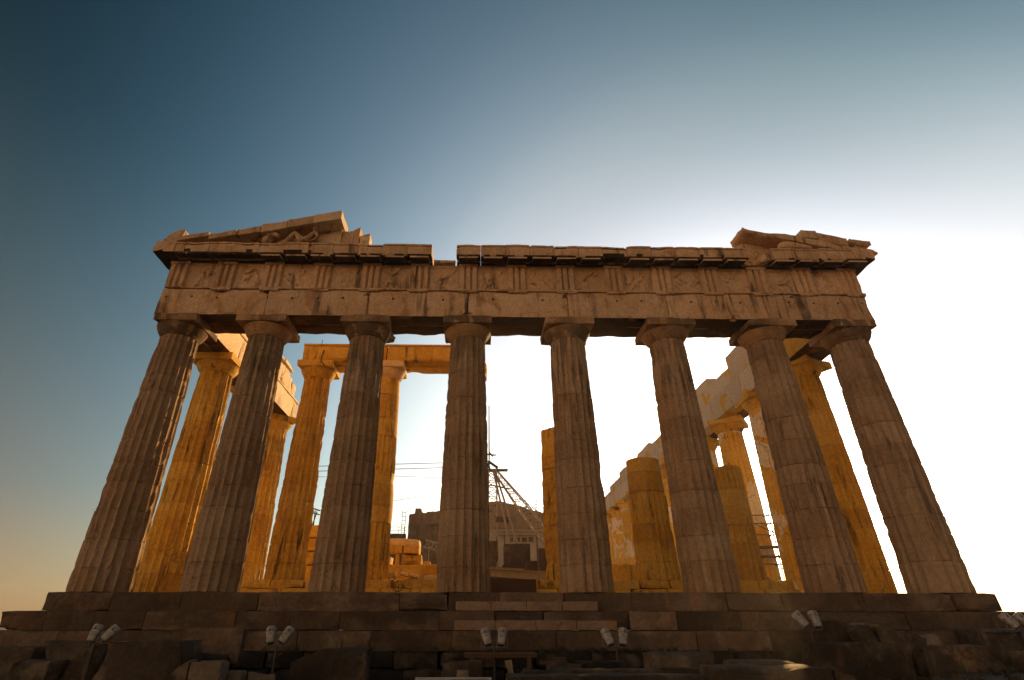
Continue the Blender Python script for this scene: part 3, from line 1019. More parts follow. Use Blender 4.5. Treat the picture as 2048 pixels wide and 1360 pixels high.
def build_pediments():
    SL = 0.238
    t = thing('left_pediment', 'sloping broken gable corner above the left end of the front, with a pale overhanging slab', 'pediment', (-11, -1, 13.7))
    for (a, b, zt, th, yb, sd, bt) in ((-15.5, -13.62, 13.82, 0.24, -0.3, 1, 0.12), (-13.60, -12.45, 14.12, 0.30, -0.3, 2, 0.10), (-12.44, -11.42, 14.38, 0.34, -0.3, 3, 0.08),
                                       (-11.40, -10.30, 14.70, 0.46, -0.35, 4, 0.05), (-10.29, -9.16, 14.98, 0.46, -0.35, 5, 0.04)):
        obj('raking_cornice_block', slope_block(a, b, -1.62, yb, zt, SL, th, sd, bite=bt), M['front'], t)
    obj('raking_cornice_block', slope_block(-9.155, -7.93, -1.64, -0.35, 15.25, SL, 0.47, 6, chip=0.015, bite=0.0), M['pale'], t)
    tb = MB()
    pts = [(-13.9, 13.72), (-9.25, 13.72), (-9.25, 14.80), (-13.9, 13.82)]
    v = [(x, y, z) for y in (-0.86, -0.36) for x, z in pts]
    tb.add(v, [(0, 1, 2, 3), (7, 6, 5, 4), (0, 4, 5, 1), (1, 5, 6, 2), (2, 6, 7, 3), (3, 7, 4, 0)])
    obj('gable_wall_block', tb, M['front'], t)
    for (a, b, za, zb, sd) in ((-9.24, -8.02, 14.76, 15.02, 11), (-8.015, -7.72, 14.98, 14.96, 12), (-7.715, -7.46, 14.92, 15.0, 13), (-7.455, -7.2, 15.05, 15.20, 15), (-7.19, -6.72, 14.74, 14.86, 14)):
        mb = block(a, b, -0.86 - 0.03 * (sd % 2), -0.34, 13.72, za, step=0.1, chip=0.02, seed=sd, bite=0.05)
        mb.xf(lambda p, a=a, b=b, za=za, zb=zb: (p.x, p.y, p.z + (zb - za) * max(0, (p.x - a) / (b - a)) * max(0, (p.z - 13.72) / (za - 13.72))))
        obj('gable_wall_block', mb, M['pale'] if sd in (11, 14) else M['front'], t)
    lb = block(-15.50, -14.75, -1.60, -0.8, 13.74, 14.50, step=0.09, chip=0.07, rough=0.04, seed=77, bite=0.10)
    lb.xf(lambda p: (p.x + 0.12 * (p.z - 13.74), p.y, p.z - 0.9 * max(0, -15.0 - p.x) * (1 if p.z > 13.9 else 0) - 0.3 * max(0, p.x + 14.95) * (1 if p.z > 13.9 else 0)))
    o = obj('corner_ornament_stump', lb, M['front'])
    tagit(o, 'weathered lump of a carved corner ornament, alone at the left tip of the roofline', 'carved stone')

    t = thing('right_pediment', 'sloping broken gable corner above the right end of the front, blocks stepping down', 'pediment', (12.5, -1, 13.7))
    obj('raking_cornice_block', slope_block(10.25, 12.6, -1.62, -0.35, 14.98, -SL, 0.34, 21, chip=0.06, bite=0.16), M['front'], t)
    obj('raking_cornice_block', slope_block(12.605, 13.9, -1.60, -0.35, 14.42, -SL, 0.33, 22, bite=0.06), M['front'], t)
    obj('raking_cornice_block', slope_block(13.905, 15.3, -1.58, -0.35, 14.11, -SL, 0.30, 23, bite=0.06), M['front'], t)
    obj('raking_cornice_block', slope_block(12.96, 13.66, -1.56, -0.4, 14.84, -0.12, 0.46, 24, bite=0.05), M['front'], t)
    obj('raking_cornice_block', slope_block(13.67, 15.0, -1.52, -0.4, 14.70, -SL, 0.50, 25, bite=0.10), M['front'], t)
    obj('raking_cornice_block', slope_block(15.01, 15.95, -1.60, -0.4, 14.34, -0.16, 0.26, 26, bite=0.06), M['front'], t)
    obj('raking_cornice_block', slope_block(11.55, 12.2, -1.35, -0.6, 14.66, -0.05, 0.22, 27, chip=0.06, bite=0.14), M['front'], t)
    e = block(15.1, 16.1, -1.6, -0.6, 13.73, 14.05, step=0.1, chip=0.10, rough=0.04, seed=28, bite=0.2)
    e.xf(lambda p: (p.x, p.y, p.z - 0.28 * max(0, p.x - 15.2)))
    obj('broken_end_block', e, M['front'], t)
    for (a, b, za, zb, sd) in ((10.0, 10.62, 14.25, 14.62, 31), (10.625, 11.9, 14.62, 14.40, 32), (11.905, 13.2, 14.25, 14.0, 33), (13.205, 14.9, 13.95, 13.80, 34)):
        mb = block(a, b, -0.86, -0.34, 13.70, za, step=0.12, chip=0.05, seed=sd, bite=0.12)
        mb.xf(lambda p, a=a, b=b, za=za, zb=zb: (p.x, p.y, p.z + (zb - za) * max(0, (p.x - a) / (b - a)) * max(0, (p.z - 13.70) / (za - 13.70))))
        obj('gable_wall_block', mb, M['front'], t)


build_pediments()


# ------------------------------------------------------------------ sculpture
def skin_figure(name, verts, edges, radii, mat, parent=None, levels=2):
    me = bpy.data.meshes.new(name)
    me.from_pydata(verts, edges, [])
    me.materials.append(mat)
    o = bpy.data.objects.new(name, me)
    COL.objects.link(o)
    if not me.skin_vertices: me.attributes.new('skin', 'FLOAT', 'POINT') if False else None
    md = o.modifiers.new('skin', 'SKIN')
    bpy.context.view_layer.update()
    if not me.skin_vertices:
        bm = bmesh.new(); bm.from_mesh(me); bm.verts.layers.skin.verify(); bm.to_mesh(me); bm.free()
    sv = me.skin_vertices[0].data
    for i, r in enumerate(radii):
        sv[i].radius = r if isinstance(r, tuple) else (r, r)
        sv[i].use_root = (i == 0)
    md.use_smooth_shade = True
    sd = o.modifiers.new('subdivision', 'SUBSURF')
    sd.levels = levels
    sd.render_levels = levels
    if parent is not None: o.parent = parent
    return o


def build_statues():
    Y = -1.22
    # reclining nude: pelvis root, torso leaning up to the right, head, arms, two bent legs
    V = [(-9.55, Y, 13.97), (-9.36, Y - .02, 14.12), (-9.18, Y - .03, 14.30), (-9.13, Y - .03, 14.46), (-9.12, Y - .02, 14.60), (-9.125, Y - .03, 14.69), (-9.135, Y - .05, 14.80), (-9.135, Y - .04, 14.88),
         (-9.02, Y - .22, 14.40), (-8.86, Y - .24, 14.16), (-9.02, Y - .28, 13.93), (-9.13, Y - .3, 13.90),
         (-9.22, Y + .20, 14.42), (-9.02, Y + .26, 14.20), (-8.80, Y + .18, 13.97), (-8.78, Y + .1, 13.92),
         (-9.62, Y - .13, 13.97), (-9.95, Y - .16, 14.44), (-10.22, Y - .14, 14.05), (-10.36, Y - .13, 13.84), (-10.52, Y - .14, 13.80),
         (-9.66, Y + .13, 13.99), (-10.10, Y + .14, 14.13), (-10.52, Y + .12, 13.97), (-10.80, Y + .1, 13.86), (-10.96, Y + .08, 13.86)]
    Ed = [(0, 1), (1, 2), (2, 3), (3, 4), (4, 5), (5, 6), (6, 7), (2, 8), (8, 9), (9, 10), (10, 11), (2, 12), (12, 13), (13, 14), (14, 15),
          (0, 16), (16, 17), (17, 18), (18, 19), (19, 20), (0, 21), (21, 22), (22, 23), (23, 24), (24, 25)]
    Rd = [(.22, .20), (.22, .20), (.30, .21), (.13, .12), (.085, .085), (.12, .13), (.155, .155), (.10, .10), .11, .085, .065, .045, .11, .085, .065, .045,
          .165, .125, .105, .065, .05, .165, .125, .105, .07, .05]
    o = skin_figure('statue', V, Ed, Rd, M['front'])
    tagit(o, 'reclining nude stone figure with one knee raised, in the left gable corner', 'statue')
    # horse heads straining out of the floor at the left
    V = [(-11.25, Y, 13.80), (-11.14, Y - .02, 14.08), (-11.02, Y - .06, 14.34), (-10.86, Y - .12, 14.36), (-10.70, Y - .16, 14.24), (-10.60, Y - .18, 14.16), (-11.04, Y, 14.52), (-11.30, Y + .05, 14.2)]
    o = skin_figure('statue', V, [(0, 1), (1, 2), (2, 3), (3, 4), (4, 5), (2, 6), (1, 7)], [(.30, .2), (.27, .18), (.20, .15), (.16, .13), (.12, .10), (.09, .08), .05, .10], M['front'])
    tagit(o, 'stone horse head rearing up under the sloping slabs of the left gable', 'statue')
    V = [(-10.80, Y + .30, 13.78), (-10.68, Y + .28, 14.0), (-10.50, Y + .24, 14.2), (-10.34, Y + .2, 14.22), (-10.18, Y + .15, 14.14), (-10.08, Y + .12, 14.08)]
    o = skin_figure('statue', V, [(0, 1), (1, 2), (2, 3), (3, 4), (4, 5)], [(.26, .2), (.24, .18), (.18, .14), (.15, .12), (.12, .10), (.09, .08)], M['front'])
    tagit(o, 'second stone horse head, between the rearing one and the reclining figure', 'statue')
    # horse head of the right corner
    V = [(11.85, Y, 14.02), (12.15, Y - .08, 14.06), (12.5, Y - .12, 14.04), (12.85, Y - .16, 13.97), (13.15, Y - .18, 13.90), (13.3, Y - .18, 13.86), (12.62, Y - .1, 14.18)]
    o = skin_figure('statue', V, [(0, 1), (1, 2), (2, 3), (3, 4), (4, 5), (2, 6)], [.2, .24, .2, .15, .12, .09, .04], M['front'])
    tagit(o, 'stone horse head lying over the cornice edge in the right gable', 'statue')


build_statues()


# ------------------------------------------------------------------ flank entablatures
def build_flanks():
    t = thing('left_flank_beam', 'sunlit pale beam course running back over the left flank columns', 'entablature', (-14.43, 5, 10.43))
    ed = [0.9] + FY[:3] + [13.1]
    for i in range(len(ed) - 1):
        a, b = ed[i] + .004, ed[i + 1] - .004
        obj('architrave_block', block(-15.31, -14.44, a, b, 10.432, 11.70, step=0.2, chip=0.04, seed=i, bite=0.08), [M['gold'], M['crust']], t, pick=soffit_pick)
        obj('architrave_block', block(-14.43, -13.55, a, b, 10.432, 11.70, step=0.2, chip=0.03, seed=i + 5, bite=0.07), [M['pale'], M['crust']], t, pick=soffit_pick)
        obj('moulding', block(-14.3, -13.50, a, b, 11.703, 11.82, step=0.2, chip=0.02, seed=i + 9, bite=0.05), M['pale'], t)
    for i, (a, b, z) in enumerate(((0.9, 3.1, 13.12), (3.11, 5.3, 13.1), (5.31, 7.4, 13.12), (7.41, 9.6, 13.0), (9.61, 11.6, 13.05), (11.61, 12.6, 12.7))):
        obj('frieze_block', block(-15.25, -13.62, a, b, 11.822, z, step=0.2, chip=0.05, seed=i + 20, bite=0.14), M['pale'], t)
    for i, (a, b) in enumerate(((3.62, 5.6), (5.61, 7.7), (7.71, 9.3), (9.5, 11.3))):
        obj('cornice_block', block(-15.9, -13.5, a, b, 13.125, 13.30 + 0.06 * (i % 2), step=0.2, chip=0.05, seed=i + 30, bite=0.16), M['pale'], t)

    t = thing('right_flank_beam', 'long beam course over the right flank columns, white patches and a stepped top', 'entablature', (14.43, 20, 10.43))
    ed = [0.9] + FY[:11] + [46.6]
    for i in range(len(ed) - 1):
        a, b = ed[i] + .004, ed[i + 1] - .004
        obj('architrave_block', block(14.44, 15.31, a, b, 10.432, 11.78, step=0.35, chip=0.04, seed=i + 40, bite=0.08), [M['patched'], M['crust']], t, pick=soffit_pick)
        obj('architrave_block', block(13.55, 14.43, a, b, 10.432, 11.78, step=0.25, chip=0.03, seed=i + 60, bite=0.05),
            [M['gold'] if i == 0 else M['patched'], M['crust'] if i == 0 else M['patched']], t, pick=soffit_pick)
    tops = [(0.9, 4.9, 13.1), (4.9, 9.05, 13.45), (9.05, 12.1, 12.78), (12.1, 14.6, 13.42), (14.6, 18.2, 13.2), (18.2, 22.2, 12.75), (22.2, 25.7, 12.78), (25.7, 29.5, 13.12), (29.5, 34.2, 12.95), (34.2, 36.7, 13.15),
            (36.7, 41.5, 12.7), (41.5, 46.5, 12.2)]
    for i, (a, b, z) in enumerate(tops):
        obj('frieze_block', block(13.60, 15.25, a + .004, b - .004, 11.784, z, step=0.28, chip=0.025, seed=i + 80, bite=0.04), M['gold'] if i == 0 else M['patched'], t)


build_flanks()

# ------------------------------------------------------------------ ruins inside the temple
def stone(name, label, cat, x0, x1, y0, y1, z0, z1, mat, seed, group=None, step=0.12, chip=0.05, rough=0.025, bite=0.14, fn=None):
    cx, cy = (x0 + x1) / 2, (y0 + y1) / 2
    mb = block(x0, x1, y0, y1, z0, z1, step=step, chip=chip, rough=rough, seed=seed, bite=bite)
    if fn: mb.xf(fn)
    o = obj(name, mb, M[mat])
    return tagit(o, label, cat, group)


def lean(cx, cz, a):
    ca, sa = cos(a), sin(a)
    return lambda p: (cx + (p.x - cx) * ca - (p.z - cz) * sa, p.y, cz + (p.x - cx) * sa + (p.z - cz) * ca)


def build_ruins():
    # south return wall seen between the cracked golden column and the third front column
    t = thing('ruined_wall', 'short golden wall stub of four block courses beside the cracked golden column', 'wall', (-10, 8.3, 0))
    for i, (z0, z1, xr) in enumerate(((0.0, 1.55, -9.2), (1.555, 2.2, -9.25), (2.205, 2.8, -9.4), (2.805, 3.42, -9.45))):
        obj('wall_block', block(-10.9, xr, 7.9, 9.4, z0, z1, step=0.16, chip=0.05, seed=i + 3, bite=0.1), M['gold'], t)
    g = 'golden rubble stack left of the fourth front column'
    stone('marble_ledge', 'wide golden slab wall at the foot of the rubble stack', 'stone block', -6.6, -3.2, 8.4, 9.9, 0.0, 1.64, 'gold', 1, g)
    stone('marble_block', 'flat top slab of the golden rubble pile, sunlit at its right end', 'stone block', -6.35, -4.62, 9.0, 10.4, 2.56, 2.92, 'pale', 2, g, fn=lambda p: (p.x, p.y, p.z - 0.1 * max(0, p.x + 5.3)))
    stone('marble_block', 'left slant-edged block in the second course of the rubble pile', 'stone block', -6.2, -5.46, 8.95, 10.2, 2.22, 2.57, 'gold', 3, g)
    stone('marble_block', 'right block in the second course of the rubble pile, sunlit end', 'stone block', -5.42, -4.62, 8.95, 10.2, 2.20, 2.57, 'gold', 4, g)
    stone('stone_post', 'little upright post propping the rubble stack over a dark hollow', 'post', -5.82, -5.58, 9.1, 9.4, 1.63, 2.22, 'gold', 5, g, bite=0.03)
    stone('marble_boulder', 'rounded boulder on the ledge, right of the little post', 'boulder', -5.5, -4.45, 9.0, 10.0, 1.63, 2.17, 'gold', 6, g, chip=0.14, bite=0.3)
    stone('marble_block', 'small low block on the right end of the ledge', 'stone block', -4.44, -4.0, 9.0, 9.8, 1.63, 1.86, 'gold', 7, g)
    stone('marble_block', 'shadowed blocks at the left end of the ledge, next to the smooth column', 'stone block', -6.9, -6.05, 9.1, 10.2, 1.63, 2.1, 'gold', 8, g)
    stone('marble_fragment', 'long split fragment lying tilted on the porch step, dark underneath', 'fragment', -5.25, -4.3, 6.6, 7.2, 0.96, 1.14, 'pale', 9, None, chip=0.06, fn=lean(-4.8, 1.05, -0.17))
    stone('marble_fragment', 'pale fragment on the porch step against the fourth front column', 'fragment', -4.05, -3.3, 5.6, 6.3, 0.67, 0.98, 'pale', 10, None, chip=0.09)
    stone('marble_fragment', 'low rubble under the long split fragment', 'fragment', -5.1, -4.35, 6.7, 7.4, 0.60, 0.93, 'gold', 12, None, chip=0.09)
    # blocks on the right
    g = 'low golden wall blocks beside the stout stump'
    stone('wall_block', 'left one of two low golden wall blocks at the foot of the stout stump', 'stone block', 5.15, 6.3, 9.6, 10.6, 0.3, 1.8, 'gold', 20, g)
    stone('wall_block', 'right one of two low golden wall blocks, closest to the stout stump', 'stone block', 6.31, 7.6, 9.7, 10.7, 0.3, 1.78, 'gold', 21, g)
    stone('wall_block', 'long low block course behind the slim stump, under the scaffold', 'stone block', 9.6, 12.4, 8.8, 9.8, 0.0, 0.95, 'gold', 22, None)
    # stacked dark blocks before the cabin
    g = 'dark stone blocks stacked in front of the white cabin'
    for i, (x0, x1, y, z0, z1, lb) in enumerate((
            (0.5, 2.55, 24, 2.6, 4.5, 'big dark block in the middle of the stack below the cabin windows'),
            (0.3, 3.3, 23, 0.0, 2.9, 'wide dark lower block under the big one in front of the cabin'),
            (-0.8, -0.12, 20, 2.95, 4.2, 'upper dark block tight against the fourth front column'),
            (-0.9, -0.3, 19, 0.0, 2.94, 'lower dark block tight against the fourth front column'),
            (1.85, 2.85, 20, 0.0, 2.9, 'low dark block at the right of the stack, below the boom'),
            (2.5, 3.1, 18, 0.0, 3.5, 'tall narrow dark block beside the tall golden stump'))):
        stone('stone_block', lb, 'stone block', x0, x1, y, y + 1.4, z0, z1, 'darkblk', 30 + i, g, step=0.3, bite=0.03, rough=0.01)
    # timber and beams
    t = thing('timber_box', 'dark brown timber crate on the floor between the fourth and fifth front columns', 'timber crate', (-0.3, 2.6, 0))
    for i, (z0, z1) in enumerate(((0.0, 0.19), (0.2, 0.39), (0.40, 0.60))):
        b = MB(); box(b, -1.6, 0.62, 2.4, 2.9, z0 - .01, z1)
        obj('board', b, M['timber'], t)
    b = MB(); box(b, 0.5, 0.58, 2.36, 2.397, 0.0, 0.6); box(b, -1.0, -0.92, 2.36, 2.397, 0.0, 0.6)
    obj('batten', b, M['timber'], t)
    b = MB(); box(b, -1.5, 2.1, 8.9, 9.0, 1.12, 1.42); box(b, -1.5, 2.1, 8.75, 9.15, 1.42, 1.46); box(b, -1.5, 2.1, 8.75, 9.15, 1.08, 1.12)
    b.xf(lambda p: (p.x, p.y, p.z - 0.06 * p.x))
    tagit(obj('steel_girder', b, M['beamgrey']), 'long pale girder lying level above the timber crate', 'girder')
    for x in (-1.2, 1.6):
        tagit(stone('support_block', 'x', 'stone block', x - .3, x + .3, 8.8, 9.2, 0.0, 1.0, 'darkblk', 50 + x), ('left' if x < 0 else 'right') + ' squat dark block propping up the long pale girder', 'stone block', 'blocks under the girder')
    b = MB(); box(b, -1.4, 0.85, 10.8, 11.3, 1.60, 1.70)
    b.xf(lambda p: (p.x, p.y, p.z - 0.05 * p.x))
    tagit(obj('plank', b, M['plank']), 'short thin plank resting just above the pale girder', 'plank')
    for i, (x, z) in enumerate(((-0.2, 0), (0.4, 0))):
        pass
    b = block(-1.3, 0.8, 10.85, 11.25, 0.0, 1.58, step=0.3, chip=.03, seed=5)
    tagit(obj('support_block', b, M['darkblk']), 'dark block hidden under the short thin plank', 'stone block')
    # wire hoop and little floor lamp by the porch step
    b = MB()
    ring = [(-4.83 + 0.19 * cos(2 * pi * i / 20), 3.40, 0.40 + 0.19 * sin(2 * pi * i / 20)) for i in range(21)]
    polytube(b, ring, 0.014, 6)
    tube(b, (-4.80, 3.40, 0.2), (-4.80, 3.40, 0.52), 0.012)
    tagit(obj('wire_hoop', b, M['iron']), 'thin dark wire hoop leaning on the golden porch step', 'hoop')
    t = thing('floor_lamp', 'small glazed floodlight on the porch step left of the split fragment', 'floodlight', (-5.5, 6.3, 0.68))
    b = MB(); box(b, -5.68, -5.34, 6.3, 6.5, 0.90, 1.10); b.xf(lambda p: (p.x, p.y - (p.z - 1.0) * 0.5, p.z)); obj('lamp_housing', b, M['white'], t)
    b = MB(); box(b, -5.66, -5.62, 6.32, 6.46, 0.68, 0.9); box(b, -5.40, -5.36, 6.32, 6.46, 0.68, 0.9); obj('lamp_bracket', b, M['iron'], t)


build_ruins()


def build_west():
    """the far end of the temple: ruined cross wall with its low gable"""
    t = thing('ruined_cross_wall', 'big brown ruined wall closing the far end of the temple, low gable on top', 'wall', (0, 62, 0))
    top = [(-11.7, 12.4), (-11.55, 13.1), (-10.75, 13.15), (-10.7, 13.95), (-9.8, 13.9), (-9.75, 13.35), (-9.1, 13.3), (-9.05, 13.42), (-7.5, 13.5), (-6.0, 13.9), (-4.2, 14.2), (-2.5, 14.4), (0, 14.9), (1.8, 15.05), (3.4, 14.65), (5.5, 14.2),
           (6.2, 13.8), (8.5, 13.4), (12, 13.0), (15.2, 12.9)]
    nx = 260
    vs, fs = [], []
    rows = 30
    for i in range(nx + 1):
        x = -11.7 + 26.9 * i / nx
        zt = top[-1][1]
        for (a, za), (b, zb) in zip(top[:-1], top[1:]):
            if a <= x <= b: zt = za + (zb - za) * (x - a) / (b - a); break
        zt += 0.10 * nz((x, 0, 0), 2.3, 2)
        for k in range(rows + 1):
            z = zt * k / rows
            y = 62 - 0.25 * max(0, nz((x, 0, z), 0.6, 4)) - 0.12 * nz((x, 1, z), 1.7, 5)
            xx = x
            if i == 0: xx += 0.15 * nz((0, 0, z), 0.9, 3) + 0.25 * (1 if (int(z / 0.9) % 2) else 0)
            vs.append((xx, y, z))
    for i in range(nx):
        for k in range(rows):
            a = i * (rows + 1) + k
            fs.append((a, a + rows + 1, a + rows + 2, a + 1))
    base = len(vs)
    vs += [(p[0], 64.2, p[2]) for p in vs]
    fs += [tuple(reversed([q + base for q in f])) for f in fs]
    for i in range(nx):
        a = i * (rows + 1) + rows
        fs.append((a, a + rows + 1, a + rows + 1 + base, a + base))
    for k in range(rows):
        fs.append((k, k + 1, k + 1 + base, k + base))
        a = nx * (rows + 1) + k
        fs.append((a + 1, a, a + base, a + 1 + base))
    mb = MB(); mb.add(vs, fs)
    obj('wall_face', mb, M['wall'], t)
    for i, (x0, x1, z0, z1) in enumerate(((-9.0, -5.2, 11.5, 11.6), (-9.6, -9.2, 9.0, 9.7), (-11.0, -10.4, 8.8, 10.0), (-10.9, -10.2, 10.9, 11.5))):
        b = block(x0, x1, 61.5, 61.9, z0, z1, step=0.4, chip=0.03, seed=i)
        obj('wall_ledge', b, M['darkblk'], t)
    # low parapet at its left, with a thin railing
    t = thing('parapet', 'low dark parapet with thin railing far off, left of the brown cross wall', 'parapet', (-14, 62, 0))
    obj('parapet_wall', block(-16, -11.9, 62, 63, 0, 10.4, step=0.6, chip=0.05, seed=4), M['darkblk'], t)
    b = MB()
    for z in (10.9, 11.35): tube(b, (-16, 62.4, z), (-11.9, 62.4, z), 0.035)
    for x in (-15.5, -14.2, -13.0, -12.2): tube(b, (x, 62.4, 10.3), (x, 62.4, 11.35), 0.035)
    obj('railing', b, M['rope'], t)
    b = MB()
    for x in (-12.45, -11.95): tube(b, (x, 61, 9), (x, 61, 13.4), 0.04)
    for k in range(8): tube(b, (-12.45, 61, 9.3 + k * .55), (-11.95, 61, 9.3 + k * .55), 0.03)
    tagit(obj('ladder_mast', b, M['rope']), 'thin ladder-like mast at the left edge of the brown cross wall', 'mast')
    b = MB()
    for z in (13.9, 14.4, 14.9): tube(b, (5.6, 61, z), (11, 61, z), 0.035)
    for x in (5.7, 7.1, 7.3, 9): tube(b, (x, 61, 13.0), (x, 61, 15.0), 0.045)
    tube(b, (6.6, 61, 14.0), (7.6, 61, 13.2), 0.07)
    tagit(obj('scaffold_railing', b, M['rope']), 'thin scaffold rails on top of the cross wall, left of the tall golden stump', 'scaffold')


build_west()


def build_cabin():
    t = thing('site_cabin', 'long white flat-roofed site cabin behind the dark stacked blocks', 'cabin', (2.8, 38, 0))
    b = MB(); box(b, -1.5, 6.2, 38, 42, 0.0, 7.3); obj('wall', b, M['cabin'], t)
    b = MB(); box(b, -1.7, 6.4, 37.75, 42.2, 7.302, 7.5); obj('roof', b, M['beamgrey'], t)
    for i, x in enumerate((1.6, 2.3, 3.0, 3.7)):
        f = MB()
        box(f, x, x + 0.62, 37.93, 37.997, 6.25, 6.32); box(f, x, x + 0.62, 37.93, 37.997, 6.78, 6.84)
        box(f, x, x + 0.05, 37.93, 37.997, 6.322, 6.778); box(f, x + 0.57, x + 0.62, 37.93, 37.997, 6.322, 6.778)
        fo = obj('window', f, M['cabin'], t)
        p = MB(); box(p, x + .052, x + .568, 37.96, 37.995, 6.324, 6.776)
        q = obj('pane', p, M['pane'], fo, world=False)
    b = MB()
    box(b, 0.2, 6.2, 37.4, 37.99, 6.95, 7.05)
    obj('awning', b, M['beamgrey'], t)
    b = MB()
    for x in (0.45, 1.25, 4.6): tube(b, (x, 37.9, 0), (x, 37.9, 7.3), 0.05)
    obj('downpipe', b, M['iron'], t)


build_cabin()


def lattice(mb, a, b, w0, w1, n, rc, rb, side=None):
    """square lattice boom from a to b"""
    a, b = Vector(a), Vector(b)
    d = (b - a).normalized()
    x = Vector((0, 1, 0)).cross(d).normalized() if side is None else Vector(side)
    y = d.cross(x).normalized()
    rings = []
    for k in range(n + 1):
        t = k / n
        c = a.lerp(b, t)
        w = w0 + (w1 - w0) * t
        rings.append([c + x * sx * w / 2 + y * sy * w / 2 for sx, sy in ((-1, -1), (1, -1), (1, 1), (-1, 1))])
    for k in range(n):
        for i in range(4):
            tube(mb, rings[k][i], rings[k + 1][i], rc, 5)
            j = (i + 1) % 4
            if k % 2: tube(mb, rings[k][i], rings[k + 1][j], rb, 4)
            else: tube(mb, rings[k][j], rings[k + 1][i], rb, 4)
            tube(mb, rings[k + 1][i], rings[k + 1][j], rb, 4)


def build_crane():
    t = thing('derrick_crane', 'cream lattice derrick crane standing inside the temple right of the fourth column', 'crane', (-0.2, 34, 0))
    b = MB()
    lattice(b, (-0.05, 34, 0.0), (-0.05, 34, 12.6), 1.0, 0.8, 24, 0.06, 0.035)
    obj('mast', b, M['crane'], t)
    b = MB()
    lattice(b, (0.15, 34.0, 12.7), (3.0, 33.8, 8.9), 0.3, 0.95, 10, 0.065, 0.035)
    lattice(b, (3.0, 33.8, 8.9), (7.2, 33.5, 3.2), 0.95, 0.95, 14, 0.065, 0.035)
    obj('boom', b, M['crane'], t)
    b = MB()
    tube(b, (0.05, 33.4, 12.3), (1.45, 31.6, 5.4), 0.10)
    tube(b, (0.25, 33.6, 12.3), (2.4, 31.9, 4.7), 0.10)
    tube(b, (0.75, 32.5, 9.0), (1.2, 32.8, 9.1), 0.08)
    obj('stay_leg', b, M['crane'], t)
    b = MB()
    box(b, 0.2, 1.8, 32.6, 33.0, 7.5, 7.9)
    obj('winch', b, M['timber'], t)
    b = MB()
    tube(b, (-0.39, 34, 12.6), (-0.39, 34, 19.6), 0.075, 6, 0.05)
    obj('antenna', b, M['rope'], t)
    b = MB()
    box(b, -0.7, 1.5, 33.6, 34.4, 12.62, 12.72)
    tube(b, (0.3, 34, 12.6), (1.55, 34, 12.78), 0.09, 6, 0.03)
    tube(b, (-0.6, 34, 14.3), (0.32, 34, 14.22), 0.07)
    tube(b, (-0.4, 34, 14.5), (0.0, 34, 14.1), 0.09)
    tube(b, (-0.5, 34, 13.6), (0.5, 34, 12.9), 0.14)
    tube(b, (-0.6, 34, 13.4), (-0.3, 34, 12.7), 0.12)
    tube(b, (-0.3, 34, 11.2), (1.7, 34, 10.8), 0.07)
    obj('masthead', b, M['iron'], t)
    b = MB()
    # boom cables running out to the left
    for z0, z1 in ((12.95, 13.55), (12.45, 13.05)):
        tube(b, (-20.5, 34, z0 - 0.05), (-0.3, 34, z1), 0.032, 5)
    polytube(b, [(-18, 34.3, 12.0), (-12, 34.3, 11.95), (-9.9, 34.3, 12.1), (-5.3, 34.3, 11.95), (-0.3, 34.3, 11.7)], 0.02, 4)
    polytube(b, [(-18, 34.3, 8.6), (-9.7, 34.3, 9.7), (-5.3, 34.3, 10.4), (-0.3, 34.3, 11.5)], 0.02, 4)
    obj('stay_cable', b, M['rope'], t)
    b = MB()
    lattice(b, (-20.4, 34, 0.0), (-20.4, 34, 13.2), 0.8, 0.8, 20, 0.06, 0.035)
    obj('anchor_mast', b, M['crane'], t)
    b = MB()
    for (p, q) in (((-19.3, 36, 9.5), (-17.5, 36, 9.0)), ((-19.3, 36, 9.1), (-17.5, 36, 8.6)), ((-18.9, 36, 9.3), (-18.4, 36, 0)), ((-18.0, 36, 9.0), (-17.7, 36, 0)), ((-18.6, 36, 5), (-17.8, 36, 8.9)), ((-18.3, 36, 8.7), (-18.9, 36, 6))):
        tube(b, p, q, 0.06)
    tagit(obj('hoist_frame', b, M['iron']), 'thin dark hoist frame seen over the golden wall stub', 'hoist frame')
    # trusses lying behind the rubble stack
    b = MB()
    P = [(-5.3, 30, 4.5), (-4.5, 30, 4.2), (-3.9, 30, 4.15), (-2.5, 30, 3.95)]
    lattice(b, (-6.2, 30, 5.2), (-2.2, 30, 4.2), 0.6, 0.6, 6, 0.05, 0.03)
    lattice(b, (-5.4, 29, 2.6), (-2.0, 29, 4.0), 0.7, 0.7, 5, 0.05, 0.03)
    tube(b, (-5.0, 29.5, 4.5), (-4.2, 29.5, 0), 0.05)
    tube(b, (-3.0, 29.5, 4.2), (-3.0, 29.5, 0), 0.05)
    tube(b, (-5.8, 29.9, 5.0), (-5.8, 29.9, 0), 0.05)
    tube(b, (-2.3, 29, 3.7), (-2.3, 29, 0), 0.05)
    tagit(obj('steel_truss', b, M['beamgrey']), 'grey steel trusses lying behind the golden rubble stack', 'truss')


build_crane()


